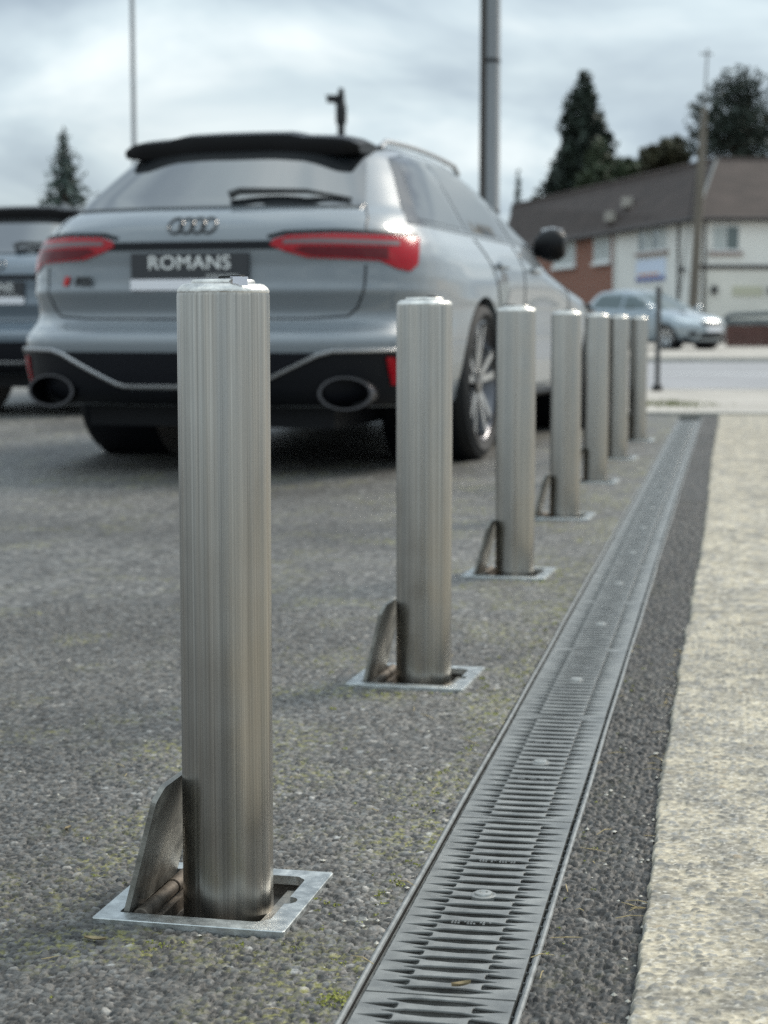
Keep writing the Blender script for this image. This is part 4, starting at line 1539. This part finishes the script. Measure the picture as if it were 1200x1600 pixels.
# ------------------------------------------------------------------ white and brick house
def house():
    root = empty('corner_house', (13.4, 77.7, 0.0))
    tag(root, 'corner house, part white render and part red brick, under a dark tiled roof', 'building')
    C = Vector((0, 0, 0))
    wd1 = Vector((-0.18, 0.983, 0)).normalized()
    wd2 = Vector((0.998, 0.06, 0)).normalized()
    n1 = Vector((-wd1.y, wd1.x, 0))
    n1 = n1 if n1.x < 0 else -n1
    n2 = Vector((wd2.y, -wd2.x, 0))
    EH = 5.15
    M1 = Matrix(((wd1.x, n1.x, 0, 0), (wd1.y, n1.y, 0, 0), (0, 0, 1, 0), (0, 0, 0, 1)))   # x along wing, y out of wall
    M2 = Matrix(((wd2.x, n2.x, 0, 0), (wd2.y, n2.y, 0, 0), (0, 0, 1, 0), (0, 0, 0, 1)))

    def wall(name, m, M, x0, x1, z0=0.0, z1=EH, th=0.3, y=0.0):
        return MB().box(x0, x1, y - th, y, z0, z1, M=M).build(name, m, root)
    wall('white_side_wall', 'render_white', M1, 0.02, 12.1)
    wall('brick_wall', 'red_brick', M1, 12.1, 33.0, y=-0.02)
    wall('front_wall_upper', 'render_white', M2, 0.0, 22.0, 3.15, EH)
    wall('front_wall_lower', 'render_cream', M2, 0.0, 22.0, 0.0, 2.98)
    wall('string_course', 'fascia_dark', M2, -0.05, 22.0, 2.98, 3.15, y=0.06)
    wall('plinth', 'sill_brown', M2, -0.02, 22.0, 0.0, 0.45, th=0.1, y=0.05)

    def window(M, x0, x1, z0, z1, lights, sill='sill_brown', glass='house_glass'):
        f = MB()
        for a, b, c, d in ((x0, x1, z0, z0 + 0.09), (x0, x1, z1 - 0.09, z1), (x0, x0 + (x1 - x0) * 0.035, z0 + 0.09, z1 - 0.09), (x1 - (x1 - x0) * 0.035, x1, z0 + 0.09, z1 - 0.09)):
            f.box(a, b, -0.02, 0.07, c, d, M=M)
        w_ = f.build('window', 'window_white', root)
        for i in range(1, lights):
            xm = x0 + (x1 - x0) * i / lights
            MB().box(xm - (x1 - x0) * 0.018, xm + (x1 - x0) * 0.018, -0.02, 0.06, z0 + 0.09, z1 - 0.09, M=M).build('mullion', 'window_white', w_)
        for i in range(lights):
            a = x0 + (x1 - x0) * i / lights
            b = x0 + (x1 - x0) * (i + 1) / lights
            MB().box(a + 0.02, b - 0.02, 0.0, 0.02, z0 + 0.05, z1 - 0.05, M=M).build('pane', glass if i % 2 else 'curtain_pale', w_)
        MB().box(x0 - 0.15, x1 + 0.15, 0.0, 0.16, z0 - 0.16, z0 - 0.005, M=M).build('sill', sill, w_)
        return w_
    window(M1, 18.8, 22.9, 3.75, 5.0, 4, 'window_white', 'curtain_pale')
    window(M1, 12.7, 15.4, 3.75, 5.0, 3, 'window_white', 'curtain_pale')
    window(M1, 4.3, 8.4, 3.95, 5.05, 4)
    window(M2, 0.45, 1.60, 3.72, 4.85, 2)
    window(M2, 5.2, 6.6, 3.72, 4.85, 2)
    # banner on the side wall
    bn = MB().box(4.5, 8.6, 0.0, 0.05, 2.62, 3.62, M=M1).build('banner', 'sign_pale', root)
    MB().box(4.5, 8.6, 0.05, 0.055, 2.62, 2.83, M=M1).build('banner_band', 'sign_blue', bn)
    MB().box(5.3, 8.3, 0.05, 0.055, 2.88, 2.98, M=M1).build('banner_stripe', 'sign_orange', bn)
    MB().box(1.35, 2.65, 0.0, 0.04, 1.86, 2.26, M=M2).build('name_board', 'sign_olive', root)
    for x in (0.55, 3.0):
        MB().lathe([(0.0, -0.2), (0.10, -0.16), (0.15, 0.0), (0.12, 0.14), (0.0, 0.2)], 12, M=M2 @ Matrix.Translation((x, 0.16, 2.1))).build('wall_lantern', 'dark_iron', root)
    for x, z in ((1.9, 3.0),):
        MB().lathe([(0.0, -0.16), (0.14, 0.0), (0.0, 0.16)], 12, M=M1 @ Matrix.Translation((x, 0.16, z))).build('alarm_box', 'dark_iron', root)
    for M, x in ((M1, 2.7), (M1, 0.4), (M2, 0.12), (M1, 11.9)):
        MB().tube([M @ Vector((x, 0.07, 0)), M @ Vector((x, 0.07, EH))], 0.055, 8).build('downpipe', 'fascia_dark' if x != 11.9 else 'window_white', root)
    # roof: two slopes meeting at the corner
    ov = 0.35
    e1 = M1 @ Vector((33.4, ov, EH))
    e0 = C + (n1 + n2) * ov + Vector((0, 0, EH))
    e2 = M2 @ Vector((22.3, ov, EH))
    RH = 7.95
    r0 = Vector((1.35, 4.4, RH))
    r1 = Vector((7.9 - 13.4, 113.5 - 77.7, RH))
    r2 = M2 @ Vector((22.3, -4.2, RH - 0.05))
    b1 = r1 + Vector((6, 3, -2.8))
    b0 = r0 + Vector((6, 6, -2.8))
    b2 = r2 + Vector((0, 5, -2.8))

    def slope(name, pts):
        nrm = (pts[1] - pts[0]).cross(pts[2] - pts[0]).normalized()
        if nrm.z < 0:
            nrm = -nrm
        low = [p - nrm * 0.12 for p in pts]
        k = len(pts)
        fs = [tuple(range(k)), tuple(range(2 * k - 1, k - 1, -1))] + [(i, i + k, (i + 1) % k + k, (i + 1) % k) for i in range(k)]
        mb = MB().add(pts + low, fs)
        return mb.build(name, 'roof_tile', root)
    slope('roof', [e1, e0, r0, r1])
    slope('roof', [e0, e2, r2, r0])
    slope('roof', [r1, r0, b0, b1])
    slope('roof', [r0, r2, b2, b0])
    MB().tube([e0, r0], 0.07, 8).build('hip_tiles', 'fence_cap', root)
    MB().tube([r1, r0, r2], 0.10, 8).build('ridge_tiles', 'roof_tile', root)
    for a, b in ((e1, e0), (e0, e2)):
        MB().tube([a + Vector((0, 0, -0.10)), b + Vector((0, 0, -0.10))], 0.10, 8).build('gutter', 'fascia_dark', root)
    # pale roof vents
    for f_, g_ in ((0.30, 0.42), (0.36, 0.20)):
        base = e0.lerp(e1, f_)
        topp = r0.lerp(r1, f_)
        p = base.lerp(topp, g_)
        MB().box(p.x - 0.35, p.x + 0.05, p.y - 0.5, p.y + 0.5, p.z - 0.05, p.z + 0.42).build('roof_vent', 'footway_tarmac', root)
    # rest of the shell behind
    MB().box(0.4, 21.5, -6.0, -0.35, 0, EH, M=M2).build('rear_block', 'render_white', root)
    return root


house()


# ------------------------------------------------------------------ trees
def leaf_cloud(pts, size, rng, flat=0.0):
    """Small leaf faces (quads) at points with random directions."""
    n = len(pts)
    a = rng.normal(size=(n, 3))
    a[:, 2] *= (1 - flat)
    a /= np.linalg.norm(a, axis=1)[:, None]
    b = rng.normal(size=(n, 3))
    b -= (b * a).sum(1)[:, None] * a
    b /= np.linalg.norm(b, axis=1)[:, None]
    s = size * rng.uniform(0.5, 1.3, n)[:, None]
    a, b = a * s, b * s * 0.55
    V = np.stack([pts - a, pts + b * 0.8, pts + a, pts - b], 1).reshape(-1, 3)
    F = np.arange(4 * n).reshape(n, 4)
    return V, F


def np_mesh(name, V, F, m, parent):
    me = bpy.data.meshes.new(name)
    me.vertices.add(len(V))
    me.vertices.foreach_set('co', V.astype(np.float32).ravel())
    me.loops.add(F.size)
    me.loops.foreach_set('vertex_index', F.astype(np.int32).ravel())
    me.polygons.add(len(F))
    me.polygons.foreach_set('loop_start', np.arange(0, F.size, 4, dtype=np.int32))
    me.update(calc_edges=True)
    return link(name, me, m, parent)


def conifer(name, loc, h, r, m, label, n=5000, leaf=0.22, seed=1, z0=0.6, power=0.8, layers=0, group=None):
    rng = np.random.default_rng(seed)
    root = empty(name, loc)
    tag(root, label, 'tree', group)
    MB().lathe([(r * 0.12 + 0.05, 0), (r * 0.07 + 0.03, h * 0.5), (0.02, h * 0.98)], 8).build('trunk', 'bark', root)
    t = 1 - np.sqrt(rng.uniform(0, 1, n))
    t = np.clip(t, 0, 0.995)
    z = z0 + (h - z0) * t
    rad = r * (1 - t) ** power
    ang = rng.uniform(0, 2 * math.pi, n)
    if layers:
        ph = (t * layers) % 1.0
        rad = rad * (0.35 + 0.75 * (1 - ph)) * (0.75 + 0.35 * np.sin(ang * 5 + np.floor(t * layers) * 2.1))
        rr = rad * np.sqrt(rng.uniform(0.02, 1, n))
        z = z - rr * 0.25
    else:
        lump = 0.78 + 0.30 * np.sin(ang * 3 + t * 14 + seed) * np.sin(t * 31 + ang * 2) + 0.12 * rng.normal(size=n)
        rr = rad * lump * (rng.uniform(0.25, 1, n) ** 0.45)
    P = np.stack([rr * np.cos(ang), rr * np.sin(ang), z], 1)
    V, F = leaf_cloud(P, leaf, rng, 0.2)
    np_mesh('crown', V, F, m, root)
    if layers:
        br = MB()
        for k in range(layers * 5):
            tt = (k / (layers * 5)) * 0.92
            a = k * 2.4
            zz = z0 + (h - z0) * tt
            L_ = r * (1 - tt) ** power * 0.9
            br.tube([(0, 0, zz), (L_ * math.cos(a), L_ * math.sin(a), zz - L_ * 0.22)], [0.03, 0.008], 4)
        br.build('branches', 'bark', root)
    return root


def broadleaf(name, loc, h, rx, rz, m, label, n=7000, leaf=0.2, seed=1, clumps=26, trunk=True, group=None, cat='tree'):
    rng = np.random.default_rng(seed)
    root = empty(name, loc)
    tag(root, label, cat, group)
    cz = h - rz
    cl = rng.normal(size=(clumps, 3))
    cl /= np.linalg.norm(cl, axis=1)[:, None]
    cl *= (rng.uniform(0.15, 1, clumps) ** 0.5)[:, None] * 0.78
    cr = rng.uniform(0.20, 0.36, clumps)
    idx = rng.integers(0, clumps, n)
    d = rng.normal(size=(n, 3))
    d /= np.linalg.norm(d, axis=1)[:, None]
    P = cl[idx] + d * (cr[idx] * rng.uniform(0.2, 1.08, n) ** 0.5)[:, None]
    P = P * np.array([rx, rx, rz]) + np.array([0, 0, cz])
    V, F = leaf_cloud(P, leaf, rng, 0.1)
    np_mesh('crown', V, F, m, root)
    mb = MB().tube([(0, 0, 0), (0.1, 0, cz * 0.5), (0, 0.1, cz)], [rx * 0.10, rx * 0.075, rx * 0.05], 8)
    for k in range(0, clumps, 3):
        e = cl[k] * np.array([rx, rx, rz]) * 0.9 + np.array([0, 0, cz])
        mb.tube([(0, 0, cz - rz * 0.5), ((e[0]) * 0.5, e[1] * 0.5, (cz - rz * 0.4 + e[2]) * 0.5 + 0.1), tuple(e)], [rx * 0.05, rx * 0.03, rx * 0.012], 5)
    mb.build('trunk', 'bark', root)
    return root


conifer('spruce_tree', (ground_at(106, 62), 62, -0.06), 7.3, 2.7, 'leaf_blue', 'sparse blue green spruce behind the cars at the left', n=3600, leaf=0.15, seed=3, z0=0.8, layers=13)
conifer('cypress_tree', (ground_at(908, 118), 118, -0.06), 16.8, 3.5, 'leaf_dark', 'tall dark pointed conifer rising behind the brick house', n=14000, leaf=0.30, seed=5, z0=3, power=0.58)
broadleaf('dark_tree', (ground_at(1146, 104), 104, -0.06), 15.4, 3.9, 3.5, 'leaf_dark', 'large dark leafy tree behind the roof at the right edge', n=5200, leaf=0.19, seed=8, clumps=40)
broadleaf('green_tree', (ground_at(925, 112), 112, -0.06), 12.0, 1.7, 2.6, 'leaf_green', 'green bushy tree in front of the tall dark conifer', n=5000, leaf=0.2, seed=12, clumps=22)
broadleaf('olive_tree', (ground_at(1036, 108), 108, -0.06), 11.9, 1.8, 1.9, 'leaf_olive', 'low olive green tree between the tall conifer and the big dark tree', n=4000, leaf=0.2, seed=14, clumps=22)
broadleaf('low_tree', (ground_at(985, 116), 116, -0.06), 11.4, 2.0, 1.6, 'leaf_green', 'dark green tree just above the roof ridge, right beside the tall conifer', n=4000, leaf=0.2, seed=17, clumps=20)
broadleaf('roadside_tree', (ground_at(866, 122), 122, -0.06), 10.6, 1.6, 2.0, 'leaf_green', 'small green tree at the left end of the roof', n=4000, leaf=0.2, seed=19, clumps=20)
conifer('young_spruce', (ground_at(808, 130), 130, -0.06), 11.6, 1.4, 'leaf_blue', 'small faint spruce between the steel column and the roof', n=1500, leaf=0.2, seed=21, z0=3, layers=9)

# ------------------------------------------------------------------ moss, grit and litter on the ground
def moss_tufts():
    rng = np.random.default_rng(33)
    mb_v, mb_f = [], []
    P = []
    for _ in range(170):
        if rng.random() < 0.6:
            s, t = -DRAIN_HW - 0.004 - abs(rng.normal()) * 0.028, rng.uniform(-0.2, 2.6)
        else:
            s, t = rng.uniform(-0.6, -0.1), rng.uniform(-0.2, 2.4)
        P.append((s, t, rng.uniform(0.002, 0.006)))
    for _ in range(30):
        s, t = DRAIN_HW + 0.004 + abs(rng.normal()) * 0.02, rng.uniform(-0.2, 2.0)
        P.append((s, t, rng.uniform(0.002, 0.004)))
    for bx, by in B_POS[:3]:
        for _ in range(26):
            a = rng.uniform(-1.2, 1.5)
            q = Vector((bx + CX + (FR + 0.006 + abs(rng.normal()) * 0.012), by + rng.uniform(-0.1, 0.11), 0)) if a > 0 else Vector((bx + rng.uniform(-0.1, 0.1), by - FR - 0.03 - abs(rng.normal()) * 0.015, 0))
            s, t = to_st(q.x, q.y)
            P.append((s, t, rng.uniform(0.002, 0.006)))
    P.append((-DRAIN_HW - 0.012, 0.035, 0.015))
    P.append((-DRAIN_HW - 0.008, 0.052, 0.010))
    V, F = [], []
    for s, t, r in P:
        b = st(s, t)
        if in_frame(np.array([b.x]), np.array([b.y]), 0.004)[0]:
            continue
        k = 10 if r < 0.008 else 60
        for _ in range(k):
            a = rng.uniform(0, 2 * math.pi)
            d = r * math.sqrt(rng.random())
            c = Vector((b.x + d * math.cos(a), b.y + d * math.sin(a), 0.0004 + rng.random() * r * 0.4))
            e = Vector(rng.normal(size=3)).normalized() * r * (0.35 if r < 0.008 else 0.16)
            f = Vector(rng.normal(size=3)).normalized() * r * (0.25 if r < 0.008 else 0.10)
            o = len(V)
            V += [c - e, c + f, c + e, c - f]
            F.append((o, o + 1, o + 2, o + 3))
    o = MB().add(V, F).build('moss_tufts', 'moss')
    tag(o, 'yellow green moss growing along the drain and in the tarmac', 'moss', kind='stuff')


def grit():
    rng = np.random.default_rng(44)
    mb = MB()
    for i in range(240):
        u_ = rng.random()
        if u_ < 0.30:
            s, t = 0.170 + rng.normal() * 0.008, rng.uniform(-0.3, 2.2)
        elif u_ < 0.55:
            s, t = -DRAIN_HW - abs(rng.normal()) * 0.03, rng.uniform(-0.2, 2.2)
        elif u_ < 0.75:
            s, t = rng.uniform(0.09, 0.17), rng.uniform(-0.3, 2.2)
        else:
            s, t = rng.uniform(-0.75, -0.1), rng.uniform(-0.2, 2.4)
        b = st(s, t)
        if in_frame(np.array([b.x]), np.array([b.y]), 0.006)[0]:
            continue
        r = rng.uniform(0.0012, 0.0034)
        dirs = [Vector((1, 0, 0)), Vector((0, 1, 0)), Vector((-1, 0, 0)), Vector((0, -1, 0)), Vector((0, 0, 0.7)), Vector((0, 0, -0.6))]
        vs = [Vector((b.x, b.y, r * 0.4)) + d * r * rng.uniform(0.6, 1.3) for d in dirs]
        mb.add(vs, [(0, 1, 4), (1, 2, 4), (2, 3, 4), (3, 0, 4), (1, 0, 5), (2, 1, 5), (3, 2, 5), (0, 3, 5)])
    o = mb.build('grit', 'pale_stone')
    tag(o, 'pale grit scattered over the tarmac and along the drain', 'grit', kind='stuff')
    mb = MB()
    for i in range(80):
        u_ = rng.random()
        if u_ < 0.4:
            s, t = 0.168 + rng.normal() * 0.008, rng.uniform(-0.3, 2.0)
        elif u_ < 0.75:
            s, t = rng.choice([-1, 1]) * (DRAIN_HW + abs(rng.normal()) * 0.02), rng.uniform(-0.2, 2.0)
        else:
            s, t = rng.uniform(-0.6, -0.1), rng.uniform(-0.2, 2.0)
        b = st(s, t)
        if in_frame(np.array([b.x]), np.array([b.y]), 0.01)[0]:
            continue
        a = rng.uniform(0, math.pi)
        L_ = rng.uniform(0.004, 0.018)
        d = Vector((math.cos(a), math.sin(a), 0)) * L_
        c = Vector((b.x, b.y, 0.0022))
        mb.tube([c - d, c + Vector((0, 0, rng.uniform(0, 0.003))) + Vector((rng.normal(), rng.normal(), 0)) * L_ * 0.12, c + d], [0.0004, 0.0006, 0.0003], 4)
    o = mb.build('dry_stalks', 'straw')
    tag(o, 'dry straw stalks and needles lying along drain and slab', 'litter', kind='stuff')


moss_tufts()
grit()


def small_leaf(name, s, t, size, rot, m, label, curl=0.3):
    vs, fs = [], []
    n, k = 7, 5
    for i in range(n):
        u_ = i / (n - 1)
        w_ = math.sin(math.pi * min(1, u_ * 0.96 + 0.02)) ** 0.8 * 0.36
        for j in range(k):
            v_ = (j / (k - 1) - 0.5) * 2
            vs.append(((u_ - 0.5) * size, v_ * w_ * size * 0.5, size * curl * (0.35 * v_ * v_ + 0.5 * (u_ - 0.5) ** 2) + 0.002))
    for i in range(n - 1):
        for j in range(k - 1):
            fs.append((i * k + j, (i + 1) * k + j, (i + 1) * k + j + 1, i * k + j + 1))
    o = MB().add(vs, fs).build(name, m, smooth=True)
    b = st(s, t)
    o.location = (b.x, b.y, 0.0)
    o.rotation_euler = (0, 0, rot)
    tag(o, label, 'leaf')


s_, t_ = to_st((155 - 600) / FPX * 1.87, 1.79)
small_leaf('fallen_leaf', s_, t_, 0.024, 2.9, 'leaf_litter', 'small pale curled leaf on tarmac at the front bollard\'s frame')
s_, t_ = to_st((720 - 600) / FPX * 1.72, 1.66)
small_leaf('fallen_leaf', s_, t_, 0.020, 0.4, 'leaf_litter', 'dry grey leaf lying on the drain grating nearest the camera', 0.5)
s_, t_ = to_st((108 - 600) / FPX * 2.26, 2.20)
small_leaf('fallen_leaf', s_, t_, 0.014, 1.2, 'leaf_litter', 'tiny dry brown leaf on tarmac left of the nearest bollard', 0.4)

# tuft of grass on the footway beyond the drain
gv, gf = [], []
rng = np.random.default_rng(5)
for _ in range(500):
    x = ground_at(1048, 14.3) + rng.normal() * 0.17
    y = 14.3 + rng.normal() * 0.25
    h_ = rng.uniform(0.01, 0.035)
    dx, dy = rng.normal(size=2) * 0.012
    o = len(gv)
    gv += [(x - 0.003, y, 0.0), (x + 0.003, y, 0.0), (x + dx, y + dy, h_)]
    gf.append((o, o + 1, o + 2))
o = MB().add(gv, gf).build('grass_patch', 'grass')
tag(o, 'small worn grass patch on the footway beyond the drain', 'grass', kind='stuff')
